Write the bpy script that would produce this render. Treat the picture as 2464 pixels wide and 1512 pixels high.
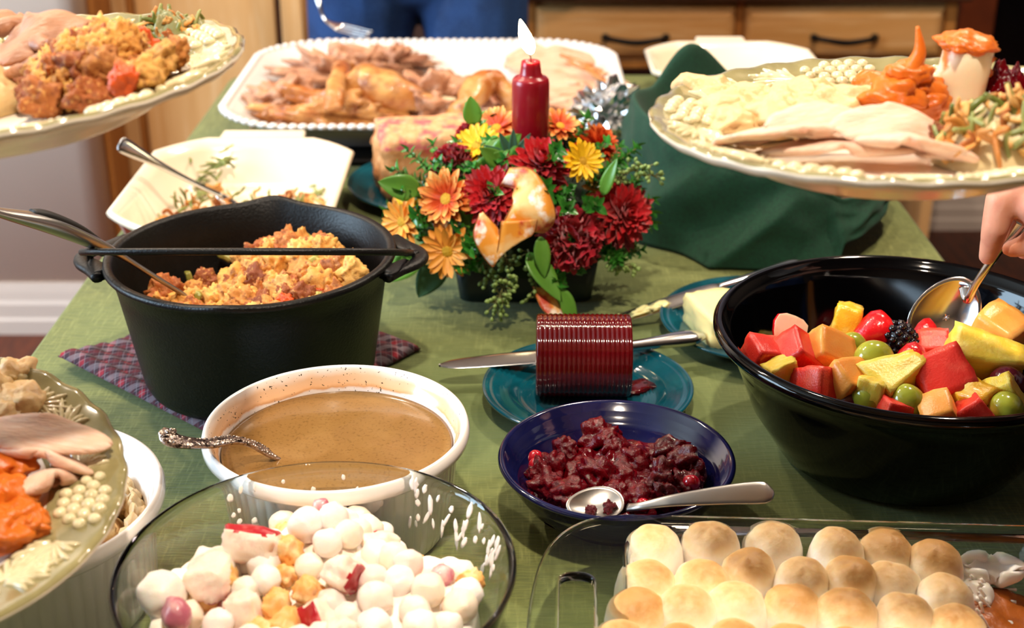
import bpy, bmesh, math, random
from mathutils import Vector, Matrix, Quaternion, noise, Euler
for o in list(bpy.data.objects): bpy.data.objects.remove(o)
PI = math.pi
SC = bpy.context.scene
COL = SC.collection
T = 0.75                                   # height of the table top above the floor
# ------------------------------------------------------------------ camera, world, lights, exposure
FPX = 3300.0; PITCH = math.radians(24.5); CAMZ = T + 0.57
cd = bpy.data.cameras.new('camera'); cam = bpy.data.objects.new('camera', cd); COL.objects.link(cam)
cam.location = (0, 0, CAMZ); cam.rotation_euler = (PI/2 - PITCH, 0, 0)
cd.sensor_width = 36; cd.lens = 36*FPX/2464; cd.clip_start = .05
cd.dof.use_dof = True; cd.dof.focus_distance = 1.02; cd.dof.aperture_fstop = 7.0
SC.camera = cam
SC.view_settings.view_transform = 'Standard'; SC.view_settings.look = 'None'
SC.view_settings.gamma = 1; SC.view_settings.use_curve_mapping = False
SC.view_settings.exposure = -0.12
w = bpy.data.worlds.new('room_ambience'); SC.world = w; w.use_nodes = True
w.node_tree.nodes['Background'].inputs[0].default_value = (1.0, .96, .91, 1)
w.node_tree.nodes['Background'].inputs[1].default_value = .07
def area(name, loc, target, power, color, size, shape='DISK', sy=None, spread=None):
    l = bpy.data.lights.new(name, 'AREA'); l.energy = power; l.color = color; l.shape = shape; l.size = size
    if sy: l.size_y = sy
    if spread: l.spread = spread
    o = bpy.data.objects.new(name, l); COL.objects.link(o); o.location = loc
    o.rotation_euler = (Vector(target)-Vector(loc)).to_track_quat('-Z', 'Y').to_euler(); return o
WARM = (1.0, .83, .66); COOL = (.58, .80, 1.0)
LAMPS = [(.0, .30, 32), (.85, 1.95, 23), (-.75, 1.95, 12), (.35, 2.40, 10), (-1.25, 1.90, 24)]  # last two are added fill: one for the background, one for the left wall
CEIL = 2.52
for i, (x, y, pw) in enumerate(LAMPS):
    area('ceiling_lamp_light', (x, y, CEIL-.03), (x, y, 0), pw*1.18, WARM, .075)
area('window_daylight', (-2.44, .90, 1.65), (0, 1.7, 1.0), 115, COOL, 1.36, 'RECTANGLE', 1.24)

# ------------------------------------------------------------------ measuring helpers
_F = Vector((0, math.cos(PITCH), -math.sin(PITCH))); _U = Vector((0, math.sin(PITCH), math.cos(PITCH)))
_C = Vector((0, 0, CAMZ))
def ray(px, py): return _F + Vector((1, 0, 0))*((px-1232)/FPX) - _U*((py-756)/FPX)
def on(px, py, z=0.0):                     # point at height z above the table top
    d = ray(px, py); return _C + d*((T+z-CAMZ)/d.z)
def aty(px, py, Y):                        # point at distance Y into the room
    d = ray(px, py); return _C + d*(Y/d.y)
def onplane(px, py, c, n):
    d = ray(px, py); return _C + d*((Vector(c)-_C).dot(n)/d.dot(n))

# ------------------------------------------------------------------ materials
def lin(h):
    h = h.lstrip('#'); r = []
    for i in (0, 2, 4):
        c = int(h[i:i+2], 16)/255; r.append(c/12.92 if c <= .04045 else ((c+.055)/1.055)**2.4)
    return (*r, 1)
MATS = {}
def M(name, base, rough=.5, metal=0, spec=.5, coat=0, sss=0, sssr=(.01, .004, .002), trans=0, ior=1.45,
      var=None, bump=None, rnd=None, grad=None, emit=None, sheen=0, gax=2, unit=False):
    """var=(hex, scale, lo, hi[, stretch]) noise-mixed second colour; bump=(scale, strength[, stretch]);
       rnd=[hex...] per-object colour variety; grad=[(pos,hex)...] along the object's own height"""
    if unit:                               # pieces modelled at unit size and scaled down to centimetres
        k_ = .0165; bump = bump and (bump[0]*k_,)+tuple(bump[1:])
        var = var and [(v_[0], v_[1]*k_)+tuple(v_[2:]) for v_ in (var if isinstance(var, list) else [var])]
    m = bpy.data.materials.new(name); m.use_nodes = True; nt = m.node_tree; N = nt.nodes; L = nt.links
    b = N['Principled BSDF']
    b.inputs['Base Color'].default_value = lin(base); b.inputs['Roughness'].default_value = rough
    b.inputs['Metallic'].default_value = metal; b.inputs['Specular IOR Level'].default_value = spec
    b.inputs['Coat Weight'].default_value = coat; b.inputs['Coat Roughness'].default_value = .05
    b.inputs['IOR'].default_value = ior; b.inputs['Transmission Weight'].default_value = trans
    b.inputs['Sheen Weight'].default_value = sheen
    if sss:
        b.inputs['Subsurface Weight'].default_value = sss; b.inputs['Subsurface Radius'].default_value = sssr
        b.inputs['Subsurface Scale'].default_value = 1.0
    col = None
    tc = N.new('ShaderNodeTexCoord')
    def vec(stretch):
        if not stretch: return tc.outputs['Object']
        mp = N.new('ShaderNodeMapping'); mp.inputs['Scale'].default_value = stretch
        L.new(tc.outputs['Object'], mp.inputs[0]); return mp.outputs[0]
    if rnd:
        oi = N.new('ShaderNodeObjectInfo'); cr = N.new('ShaderNodeValToRGB'); e = cr.color_ramp.elements
        for i, h in enumerate(rnd):
            p = i/(len(rnd)-1)
            el = e[i] if i < 2 else e.new(p)
            el.position = p; el.color = lin(h)
        L.new(oi.outputs['Random'], cr.inputs[0]); col = cr.outputs[0]
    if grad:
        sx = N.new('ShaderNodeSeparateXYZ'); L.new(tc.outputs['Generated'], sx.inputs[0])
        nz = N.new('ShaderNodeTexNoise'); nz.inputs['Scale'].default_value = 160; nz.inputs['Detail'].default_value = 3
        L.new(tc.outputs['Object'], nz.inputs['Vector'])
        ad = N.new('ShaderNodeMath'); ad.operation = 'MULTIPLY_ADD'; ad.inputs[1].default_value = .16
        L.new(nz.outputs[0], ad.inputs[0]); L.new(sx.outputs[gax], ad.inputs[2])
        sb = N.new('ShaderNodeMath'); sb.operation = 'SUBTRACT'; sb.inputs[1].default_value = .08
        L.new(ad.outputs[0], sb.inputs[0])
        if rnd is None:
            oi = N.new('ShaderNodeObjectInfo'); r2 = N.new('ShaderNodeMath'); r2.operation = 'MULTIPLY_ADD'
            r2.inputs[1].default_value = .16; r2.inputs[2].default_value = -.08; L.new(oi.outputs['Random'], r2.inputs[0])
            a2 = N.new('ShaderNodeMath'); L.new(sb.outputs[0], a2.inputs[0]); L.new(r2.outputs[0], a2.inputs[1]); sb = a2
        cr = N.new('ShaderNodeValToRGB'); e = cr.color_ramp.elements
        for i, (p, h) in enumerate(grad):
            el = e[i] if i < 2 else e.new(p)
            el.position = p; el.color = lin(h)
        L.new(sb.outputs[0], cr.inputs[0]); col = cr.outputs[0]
    if var:
        vs = var if isinstance(var, list) else [var]
        for v_ in vs:
            nz = N.new('ShaderNodeTexNoise'); nz.inputs['Scale'].default_value = v_[1]; nz.inputs['Detail'].default_value = 5
            L.new(vec(v_[4] if len(v_) > 4 else None), nz.inputs['Vector'])
            mr = N.new('ShaderNodeMapRange'); mr.inputs['From Min'].default_value = v_[2]; mr.inputs['From Max'].default_value = v_[3]
            L.new(nz.outputs[0], mr.inputs[0])
            mx = N.new('ShaderNodeMix'); mx.data_type = 'RGBA'; L.new(mr.outputs[0], mx.inputs[0])
            if col is None: mx.inputs[6].default_value = lin(base)
            else: L.new(col, mx.inputs[6])
            mx.inputs[7].default_value = lin(v_[0]); col = mx.outputs[2]
    if col is not None: L.new(col, b.inputs['Base Color'])
    if bump:
        nz = N.new('ShaderNodeTexNoise'); nz.inputs['Scale'].default_value = bump[0]; nz.inputs['Detail'].default_value = 4
        L.new(vec(bump[2] if len(bump) > 2 else None), nz.inputs['Vector'])
        bp = N.new('ShaderNodeBump'); bp.inputs['Strength'].default_value = bump[1]; bp.inputs['Distance'].default_value = .002 if not unit else .0007
        L.new(nz.outputs[0], bp.inputs['Height']); L.new(bp.outputs[0], b.inputs['Normal'])
    if emit:
        b.inputs['Emission Color'].default_value = lin(emit[0]); b.inputs['Emission Strength'].default_value = emit[1]
    MATS[name] = m; return m

# ------------------------------------------------------------------ geometry helpers
class G:
    def __init__(s): s.v = []; s.f = []; s.m = []
    def add(s, geo, Mx=None, mi=0):
        v, f = geo[0], geo[1]; n = len(s.v)
        s.v += [tuple(Mx @ Vector(p)) for p in v] if Mx is not None else [tuple(p) for p in v]
        s.f += [tuple(i+n for i in q) for q in f]
        s.m += [mi]*len(f) if len(geo) < 3 else [mi+k for k in geo[2]]; return s
    def geo(s): return (s.v, s.f, s.m)
def mkmesh(name, geo, mats, smooth=True):
    me = bpy.data.meshes.new(name); me.from_pydata([tuple(p) for p in geo[0]], [], geo[1])
    for m in (mats if isinstance(mats, (list, tuple)) else [mats]): me.materials.append(m)
    if len(geo) > 2: me.polygons.foreach_set('material_index', geo[2])
    me.polygons.foreach_set('use_smooth', [smooth]*len(me.polygons)); me.update(); return me
def place(name, me, parent=None, loc=(0, 0, 0), rot=(0, 0, 0), scale=(1, 1, 1)):
    o = bpy.data.objects.new(name, me); COL.objects.link(o); o.parent = parent
    o.location = loc; o.rotation_euler = rot if not isinstance(rot, Quaternion) else rot.to_euler()
    o.scale = (scale,)*3 if isinstance(scale, (int, float)) else scale; return o
def new(name, geo, mats, parent=None, loc=(0, 0, 0), rot=(0, 0, 0), scale=(1, 1, 1), smooth=True):
    return place(name, mkmesh(name, geo, mats, smooth), parent, loc, rot, scale)
def tag(o, label, cat, group=None, kind=None):
    o['label'] = label; o['category'] = cat
    if group: o['group'] = group
    if kind: o['kind'] = kind
    return o
def thing(name, label, cat, loc=(0, 0, 0), rot=(0, 0, 0), group=None):
    o = place(name, None, None, loc, rot); o.empty_display_size = .02
    return tag(o, label, cat, group)
def struct(o): o['kind'] = 'structure'; return o
def solid(o, t, off=0):
    m = o.modifiers.new('solid', 'SOLIDIFY'); m.thickness = t; m.offset = off; return o
def subs(o, n=1):
    m = o.modifiers.new('sub', 'SUBSURF'); m.levels = n; m.render_levels = n; return o
def bev(o, wd, seg=2):
    m = o.modifiers.new('bevel', 'BEVEL'); m.width = wd; m.segments = seg; m.limit_method = 'ANGLE'; return o
def box(x0, x1, y0, y1, z0, z1):
    v = [(x, y, z) for x in (x0, x1) for y in (y0, y1) for z in (z0, z1)]
    return v, [(0, 1, 3, 2), (4, 6, 7, 5), (0, 4, 5, 1), (2, 3, 7, 6), (0, 2, 6, 4), (1, 5, 7, 3)]
def lathe(prof, seg=96, mod=None, mats=None):
    v = []; rings = []; f = []; fm = []
    for k, (r, z) in enumerate(prof):
        if r < 1e-7: rings.append([len(v)]*seg); v.append((0, 0, z)); continue
        ids = []
        for i in range(seg):
            a = 2*PI*i/seg; rr, zz = (mod(a, r, z, k) if mod else (r, z))
            ids.append(len(v)); v.append((rr*math.cos(a), rr*math.sin(a), zz))
        rings.append(ids)
    for k in range(len(rings)-1):
        A, B = rings[k], rings[k+1]
        for i in range(seg):
            j = (i+1) % seg; q = []
            for t in (A[i], A[j], B[j], B[i]):
                if t not in q: q.append(t)
            if len(q) > 2: f.append(tuple(q)); fm.append(mats[k] if mats else 0)
    return v, f, fm
def loft(loops, cap0=False, cap1=False, mats=None):
    n = len(loops[0]); v = [tuple(p) for l in loops for p in l]; f = []; fm = []
    for k in range(len(loops)-1):
        for i in range(n):
            j = (i+1) % n; f.append((k*n+i, k*n+j, (k+1)*n+j, (k+1)*n+i)); fm.append(mats[k] if mats else 0)
    if cap0: f.append(tuple(range(n))[::-1]); fm.append(mats[0] if mats else 0)
    if cap1: f.append(tuple((len(loops)-1)*n+i for i in range(n))); fm.append(mats[-1] if mats else 0)
    return v, f, fm
def rrect(hx, hy, r, z, n=6, cx=0, cy=0, cut=0.0):
    P = []
    for qx, qy, a0 in ((1, 1, 0), (-1, 1, PI/2), (-1, -1, PI), (1, -1, 1.5*PI)):
        for i in range(n+1):
            a = a0+PI/2*i/n; c, s = math.cos(a), math.sin(a)
            if cut:                       # flattened corner
                t = i/n; lx = (1-t)*math.cos(a0)+t*math.cos(a0+PI/2); ly = (1-t)*math.sin(a0)+t*math.sin(a0+PI/2)
                c = c*(1-cut)+lx*cut; s = s*(1-cut)+ly*cut
            P.append((cx+qx*(hx-r)+r*c, cy+qy*(hy-r)+r*s, z))
    return P
def grid(fn, nu, nv, cu=False):
    v = [tuple(fn(i/(nu-1 if not cu else nu), j/(nv-1))) for j in range(nv) for i in range(nu)]; f = []
    for j in range(nv-1):
        for i in range(nu if cu else nu-1):
            k = (i+1) % nu; f.append((j*nu+i, j*nu+k, (j+1)*nu+k, (j+1)*nu+i))
    return v, f
def crom(pts, n=8):
    P = [Vector(p) for p in pts]; P = [P[0]*2-P[1]]+P+[P[-1]*2-P[-2]]; out = []
    for i in range(1, len(P)-2):
        a, b, c, d = P[i-1:i+3]
        for k in range(n):
            t = k/n; out.append(.5*((2*b)+(c-a)*t+(2*a-5*b+4*c-d)*t*t+(3*b-a-3*c+d)*t**3))
    out.append(P[-2]); return out
def sweep(pts, sizes, up=(0, 0, 1), seg=12, n=8, smooth=True, pw=2.4):
    """tube along pts; sizes (half width, half height) per point, width across 'up'"""
    Q = crom(pts, n) if smooth else [Vector(p) for p in pts]
    S = [Vector((a[0], a[1], 0)) for a in sizes]; S = crom(S, n) if smooth else S
    loops = []; up = Vector(up)
    for i, p in enumerate(Q):
        t = (Q[min(i+1, len(Q)-1)]-Q[max(i-1, 0)]).normalized()
        sd = t.cross(up)
        sd = sd.normalized() if sd.length > 1e-5 else Vector((1, 0, 0)); u = sd.cross(t).normalized()
        l = []
        for k in range(seg):
            a = 2*PI*k/seg; c, s = math.cos(a), math.sin(a); e = 2/pw
            l.append(p+sd*(abs(S[i].x)*math.copysign(abs(c)**e, c))+u*(abs(S[i].y)*math.copysign(abs(s)**e, s)))
        loops.append(l)
    return loft(loops, True, True)
def tube(pts, r, seg=8, n=6, smooth=True):
    rs = r if isinstance(r, (list, tuple)) else [r]*len(pts)
    return sweep(pts, [(a, a) for a in rs], (.13, .27, .95), seg, n, smooth, 2)
_ico = {}
def ico(s):
    if s not in _ico:
        bm = bmesh.new(); bmesh.ops.create_icosphere(bm, subdivisions=s, radius=1)
        _ico[s] = ([v.co.copy() for v in bm.verts], [tuple(v.index for v in f.verts) for f in bm.faces]); bm.free()
    return _ico[s]
def fbm(p, o=3): return noise.fractal(p, 1.0, 2.0, o)
def blob(rx, ry, rz, amp=.1, fr=1.5, seed=0, sub=3, oc=3, flat=None, ridge=False):
    v, f = ico(sub); off = Vector((seed*7.31, seed*3.7, seed*1.9)); o = []
    for p in v:
        d = fbm(p*fr+off, oc)
        if ridge: d = .6-abs(d)*2
        q = p*(1+amp*d); z = q.z
        if flat is not None and z < flat: z = flat+(z-flat)*.15
        o.append((q.x*rx, q.y*ry, z*rz))
    return o, f
def chunk(sx, sy, sz, amp=.1, fr=1.5, seed=0, cuts=5, rnd=.25, oc=3):
    """rounded, roughened block"""
    v = {}; vs = []; f = []; n = cuts+1; off = Vector((seed*5.3, seed*2.1, seed*9.7))
    def vid(p):
        k = tuple(p)
        if k not in v:
            q = Vector([2*c/n-1 for c in p]); s = q.normalized()*max(1.0, 1.12)
            q = q.lerp(s, rnd); q *= 1+amp*fbm(q*fr+off, oc)
            v[k] = len(vs); vs.append((q.x*sx, q.y*sy, q.z*sz))
        return v[k]
    for ax in range(3):
        for sd in (0, n):
            for a in range(n):
                for b in range(n):
                    q = []
                    for (da, db) in ((0, 0), (1, 0), (1, 1), (0, 1)):
                        c = [0, 0, 0]; c[ax] = sd; c[(ax+1) % 3] = a+da; c[(ax+2) % 3] = b+db; q.append(vid(c))
                    f.append(tuple(q if sd else q[::-1]))
    return vs, f
def capsule(a, ra, b, rb, seg=14, rg=5):
    a, b = Vector(a), Vector(b); t = b-a; L = max(t.length, 1e-6); t = t/L
    x = t.orthogonal().normalized(); y = t.cross(x); loops = []
    prof = [(-ra*math.cos(PI/2*k/rg), ra*math.sin(PI/2*k/rg)) for k in range(1, rg+1)]
    prof += [(L+rb*math.sin(PI/2*k/rg), rb*math.cos(PI/2*k/rg)) for k in range(rg)]
    for z, r in prof: loops.append([a+t*z+(x*math.cos(2*PI*k/seg)+y*math.sin(2*PI*k/seg))*r for k in range(seg)])
    return loft(loops, True, True)
def fused(name, caps, mat, parent, voxel, smooth=6):
    g = G()
    for c in caps: g.add(capsule(*c))
    o = new(name, g.geo(), mat, parent)
    r = o.modifiers.new('fuse', 'REMESH'); r.mode = 'VOXEL'; r.voxel_size = voxel; r.use_smooth_shade = True
    s = o.modifiers.new('soft', 'SMOOTH'); s.factor = .5; s.iterations = smooth; return o
def leafgeo(L, W, bend=.2, fold=.15, tip=1.0, nu=5, nv=7):
    def fn(u, v):
        x = (u-.5)*2; wd = W*math.sin(PI*min(1, v**.75*.97+.03))**(.8)*(1 if v < .98 else .1)
        return (x*wd*.5, v*L, abs(x)*wd*fold-bend*L*v*v)
    return grid(fn, nu, nv)
def rotz(a): return Matrix.Rotation(a, 4, 'Z')
def look(loc, d, up=(0, 0, 1), s=1.0, roll=0):
    """matrix taking +Y to d and +Z near up"""
    d = Vector(d).normalized(); up = Vector(up); x = d.cross(up)
    x = x.normalized() if x.length > 1e-4 else Vector((1, 0, 0)); z = x.cross(d)
    m = Matrix((x, d, z)).transposed().to_4x4() @ Matrix.Rotation(roll, 4, 'Y')
    return Matrix.Translation(loc) @ m @ Matrix.Scale(s, 4)
def mound(fn, rmax, nr=40, na=90, base=0.0):
    """solid heap; fn(x,y)->height, rmax(angle)->outline radius"""
    v = [(0, 0, fn(0, 0))]; f = []
    for i in range(1, nr+1):
        for k in range(na):
            a = 2*PI*k/na; r = rmax(a)*i/nr; x, y = r*math.cos(a), r*math.sin(a)
            v.append((x, y, fn(x, y) if i < nr else base))
    for k in range(na): f.append((0, 1+k, 1+(k+1) % na))
    for i in range(nr-1):
        for k in range(na):
            j = (k+1) % na; a = 1+i*na; f.append((a+k, a+na+k, a+na+j, a+j))
    f.append(tuple(1+(nr-1)*na+k for k in range(na))[::-1])
    return v, f
def rrot(R): return Euler((R.uniform(0, 6.3), R.uniform(0, 6.3), R.uniform(0, 6.3)))
# ------------------------------------------------------------------ materials of the place
m_wall = M('wall_paint', 'eadaca', .8, bump=(120, .05))
m_wall2 = M('wall_paint_lavender', '9c97a8', .8)
m_base = M('baseboard_paint', 'd2c4ba', .5)
m_ceil = M('ceiling_paint', 'c9c1b5', .9)
m_floor = M('floor_wood', '7a3512', .55, var=[('4e1e0a', 3, .35, .65, (14, 1.2, 1)), ('8c4418', 30, .5, .75, (9, .6, 1))], bump=(40, .15, (9, .6, 1)))
m_maple = M('maple_wood', 'dcac72', .42, var=[('cf9c60', 5, .38, .72, (5, 5, .5)), ('e4bc88', 14, .5, .8, (6, 6, .5))])
m_maple2 = M('maple_edge', 'b97a3a', .45, var=('9c5f28', 8, .4, .7, (7, 7, .5)))
m_maple3 = M('honey_maple', 'cf985c', .42, var=[('c08848', 5, .38, .72, (.5, 5, 5)), ('dcae78', 14, .5, .8, (.5, 6, 6))])
m_walnut = M('dark_wood', '4a2a18', .4, var=('30190d', 9, .4, .7, (1, 8, 8)))
m_iron = M('black_iron', '141212', .45, metal=.6)
m_redwood = M('reddish_wood', '6e3216', .45, var=('4c2010', 9, .4, .7))
m_night = M('night_glass', '07080a', .08)
m_lampm = M('lamp_lens', 'fff3dc', .3, emit=('ffdca8', 14))
m_cloth = M('green_linen', '6c7038', .85, sheen=.1, var=[('4c5226', 1, .40, .75, (60, 520, 1)), ('868a4e', 1, .52, .80, (420, 45, 1)), ('5f7040', 2.2, .42, .7)], bump=(1, .55, (50, 480, 1)))
m_tablewood = M('table_wood', '6b4224', .5)
m_jeans = M('denim', '1c3f74', .85, var=[('122a52', 12, .4, .68), ('35588a', 600, .5, .7)], bump=(700, .2))
m_shirt = M('plum_knit', '5b3345', .9)
m_shirt2 = M('grey_knit', '77787c', .9)
m_shirt3 = M('blue_cotton', '41587c', .9)
m_skin = M('skin', 'e0a084', .5, sss=.25, sssr=(.012, .005, .003), var=[('cf7f68', 45, .45, .75)], bump=(300, .08))
m_hair = M('brown_hair', '3a2416', .6, bump=(200, .4, (5, 5, .5)))
m_shoe = M('brown_shoe', '3a2a20', .5)
m_cream = M('cream_stoneware', 'ebdcc2', .18, coat=.3)
m_redglaze = M('red_glaze', '6d1a16', .2, coat=.3)
m_white = M('white_stoneware', 'f3efeb', .16, coat=.4)
m_porc = M('platter_white', 'dad5d1', .2, coat=.3)
m_teal = M('teal_glaze', '06404e', .10, coat=.5, var=('095261', 30, .45, .8))
m_navy = M('navy_glaze', '0c0e34', .10, coat=.5, var=('141848', 25, .45, .8))
m_cast = M('cast_iron', '070808', .42, metal=0, spec=.34, bump=(420, .25), var=('0d0e0f', 90, .5, .8))
m_steel = M('polished_steel', 'c9c8c8', .16, metal=1)
m_steel2 = M('brushed_steel', 'a9a6a2', .32, metal=1, bump=(300, .05, (1, 40, 1)))
m_silver = M('antique_silver', 'b9aaa0', .25, metal=1, var=('3f332c', 260, .52, .66), bump=(170, 1.0))
m_grip = M('black_rubber', '141414', .6)
m_blackp = M('black_plastic', '020203', .06, spec=.4)
m_glass = M('clear_glass', 'f4fbfa', .0, trans=1, ior=1.42)
m_foil = M('aluminium_foil', 'e4e4e6', .2, metal=1)

# ------------------------------------------------------------------ the room
struct(new('floor', box(-2.6, 2.6, -1.6, 3.5, -.05, 0), m_floor))
struct(new('ceiling', box(-2.6, 2.6, -1.6, 3.5, CEIL, CEIL+.05), m_ceil))
g = G().add(loft([[(-2.6, 2.8, z), (-.93, 2.8, z), (-.905, 2.806, z), (-.89, 2.822, z), (-.885, 2.845, z), (-.885, 3.45, z), (-2.6, 3.45, z)] for z in (0, CEIL)], True, True))
struct(new('wall_left', g.geo(), m_wall))
m_wall3 = M('wall_paint_tan', '8a7868', .8)
struct(new('wall_front', box(-2.6, 2.6, -1.66, -1.6, 0, CEIL), m_wall3))
struct(new('wall_right', box(2.6, 2.66, -1.6, 3.5, 0, CEIL), m_wall3))
# moulded baseboard
prof = [(0, 0), (.016, 0), (.016, .034), (.012, .040), (.012, .072), (.008, .080), (.006, .100), (.002, .121), (0, .121)]
g = loft([[(-2.6, 2.8-d, z) for d, z in prof], [(-.915, 2.8-d, z) for d, z in prof]], True, True)
struct(new('baseboard_left', g, m_base, smooth=False))
struct(new('wall_back', box(-.885, 2.6, 3.45, 3.5, 0, CEIL), m_wall2))
g = loft([[(.975, 3.45-d*.9, z*.85) for d, z in prof], [(2.6, 3.45-d*.9, z*.85) for d, z in prof]], True, True)
struct(new('baseboard_back', g, m_base, smooth=False))
# side wall with the daylight window (left, out of the picture)
g = G()
for b in (box(-2.6, -2.5, -1.6, .2, 0, CEIL), box(-2.6, -2.5, 1.6, 2.8, 0, CEIL), box(-2.6, -2.5, .2, 1.6, 0, 1.0), box(-2.6, -2.5, .2, 1.6, 2.3, CEIL)): g.add(b)
struct(new('wall_side', g.geo(), m_wall, smooth=False))
g = G()
for b in (box(-2.53, -2.48, .2, .26, 1.0, 2.3), box(-2.53, -2.48, 1.54, 1.6, 1.0, 2.3), box(-2.53, -2.48, .26, 1.54, 1.0, 1.06), box(-2.53, -2.48, .26, 1.54, 2.24, 2.3), box(-2.52, -2.49, .885, .915, 1.06, 2.24)): g.add(b)
struct(new('window_1', g.geo(), m_base, smooth=False))
# night-dark window with reddish wood frame at the far right
wf = struct(new('window_2', box(1.20, 2.35, 3.425, 3.449, .40, 1.7), m_night, smooth=False))
for b in (box(1.11, 1.20, 3.40, 3.449, .34, 1.76), box(2.35, 2.44, 3.40, 3.449, .34, 1.76), box(1.20, 2.35, 3.40, 3.449, .34, .40), box(1.20, 2.35, 3.40, 3.449, 1.70, 1.76), box(1.75, 1.80, 3.41, 3.449, .40, 1.70)):
    bev(new('window_frame', b, m_redwood, wf, smooth=False), .006)
for i, (x, y, pw) in enumerate(LAMPS):
    t = thing('ceiling_light', 'round recessed ceiling light with white trim '+('over the near end of the table', 'over the right far corner of the table', 'over the left far corner of the table', 'in front of the desk, added to light the background', 'by the left wall, added to brighten it')[i], 'ceiling light', (x, y, CEIL), group='recessed ceiling lights')
    new('trim_ring', lathe([(.075, -.001), (.095, -.001), (.095, -.006), (.075, -.012), (.075, -.001)], 40), m_base, t)
    new('lens', lathe([(0, -.004), (.074, -.004), (.074, -.001), (0, -.001)], 40), m_lampm, t)
# tall maple cabinet left of centre
t = thing('pantry_cabinet', 'tall light maple cabinet with flat door beside the white wall', 'cabinet', (0, 0, 0))
new('carcass', box(-.882, -.455, 3.02, 3.448, .0, 2.2), m_maple, t, smooth=False)
bev(new('stile', box(-.882, -.842, 2.995, 3.02, .0, 2.2), m_maple, t, smooth=False), .004)
bev(new('stile', box(-.505, -.458, 2.995, 3.02, .0, 2.2), m_maple, t, smooth=False), .004)
bev(new('edge_strip', box(-.842, -.826, 2.998, 3.02, .0, 2.2), m_maple2, t, smooth=False), .003)
bev(new('edge_strip', box(-.516, -.506, 3.004, 3.02, .0, 2.2), m_walnut, t, smooth=False), .002)
d = bev(new('door', box(-.824, -.518, 2.997, 3.02, .08, 2.15), m_maple, t, smooth=False), .005)
tr = struct(new('trim_1', box(-.884, -.872, 2.86, 2.99, 0, 2.2), m_maple2, smooth=False))
# desk with two drawers
t = thing('desk', 'light wood desk with two drawers and dark worktop against the wall', 'desk', (0, 0, 0))
bev(new('worktop', box(.0, .99, 2.955, 3.445, .708, .74), m_walnut, t, smooth=False), .006)
new('carcass', box(.02, .97, 3.0, 3.44, .56, .708), m_maple, t, smooth=False)
bev(new('rail', box(.02, .97, 2.985, 3.0, .556, .578), m_maple2, t, smooth=False), .003)
for x0, x1 in ((.035, .05), (.488, .505), (.943, .968)):
    new('stile', box(x0, x1, 2.985, 3.0, .578, .708), m_maple2, t, smooth=False)
new('side_panel', box(.945, .97, 2.985, 3.44, 0, .556), m_maple, t, smooth=False)
new('side_panel', box(.02, .045, 2.985, 3.44, 0, .556), m_maple, t, smooth=False)
for x0, x1 in ((.053, .486), (.507, .941)):
    z0, z1 = .582, .694; hx, hz = (x1-x0)/2, (z1-z0)/2; cx, cz = (x0+x1)/2, (z0+z1)/2
    lp = [[(cx+a*(hx-i), y, cz+b*(hz-i)) for a, b in ((-1, -1), (1, -1), (1, 1), (-1, 1))] for i, y in ((0, 3.0), (0, 2.985), (.004, 2.978), (.012, 2.972), (.022, 2.970))]
    d = new('drawer', loft(lp, True, True), m_maple3, t, smooth=False)
    h = G().add(sweep([(cx-.068, 2.962, cz-.008), (cx-.05, 2.944, cz-.008), (cx, 2.940, cz-.014), (cx+.05, 2.944, cz-.008), (cx+.068, 2.962, cz-.008)], [(.006, .006), (.005, .006), (.004, .007), (.005, .006), (.006, .006)]))
    for s in (-1, 1): h.add(sweep([(cx+s*.066, 2.971, cz-.008), (cx+s*.066, 2.958, cz-.008)], [(.009, .008), (.007, .007)], n=2))
    new('handle', h.geo(), m_iron, d)

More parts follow.
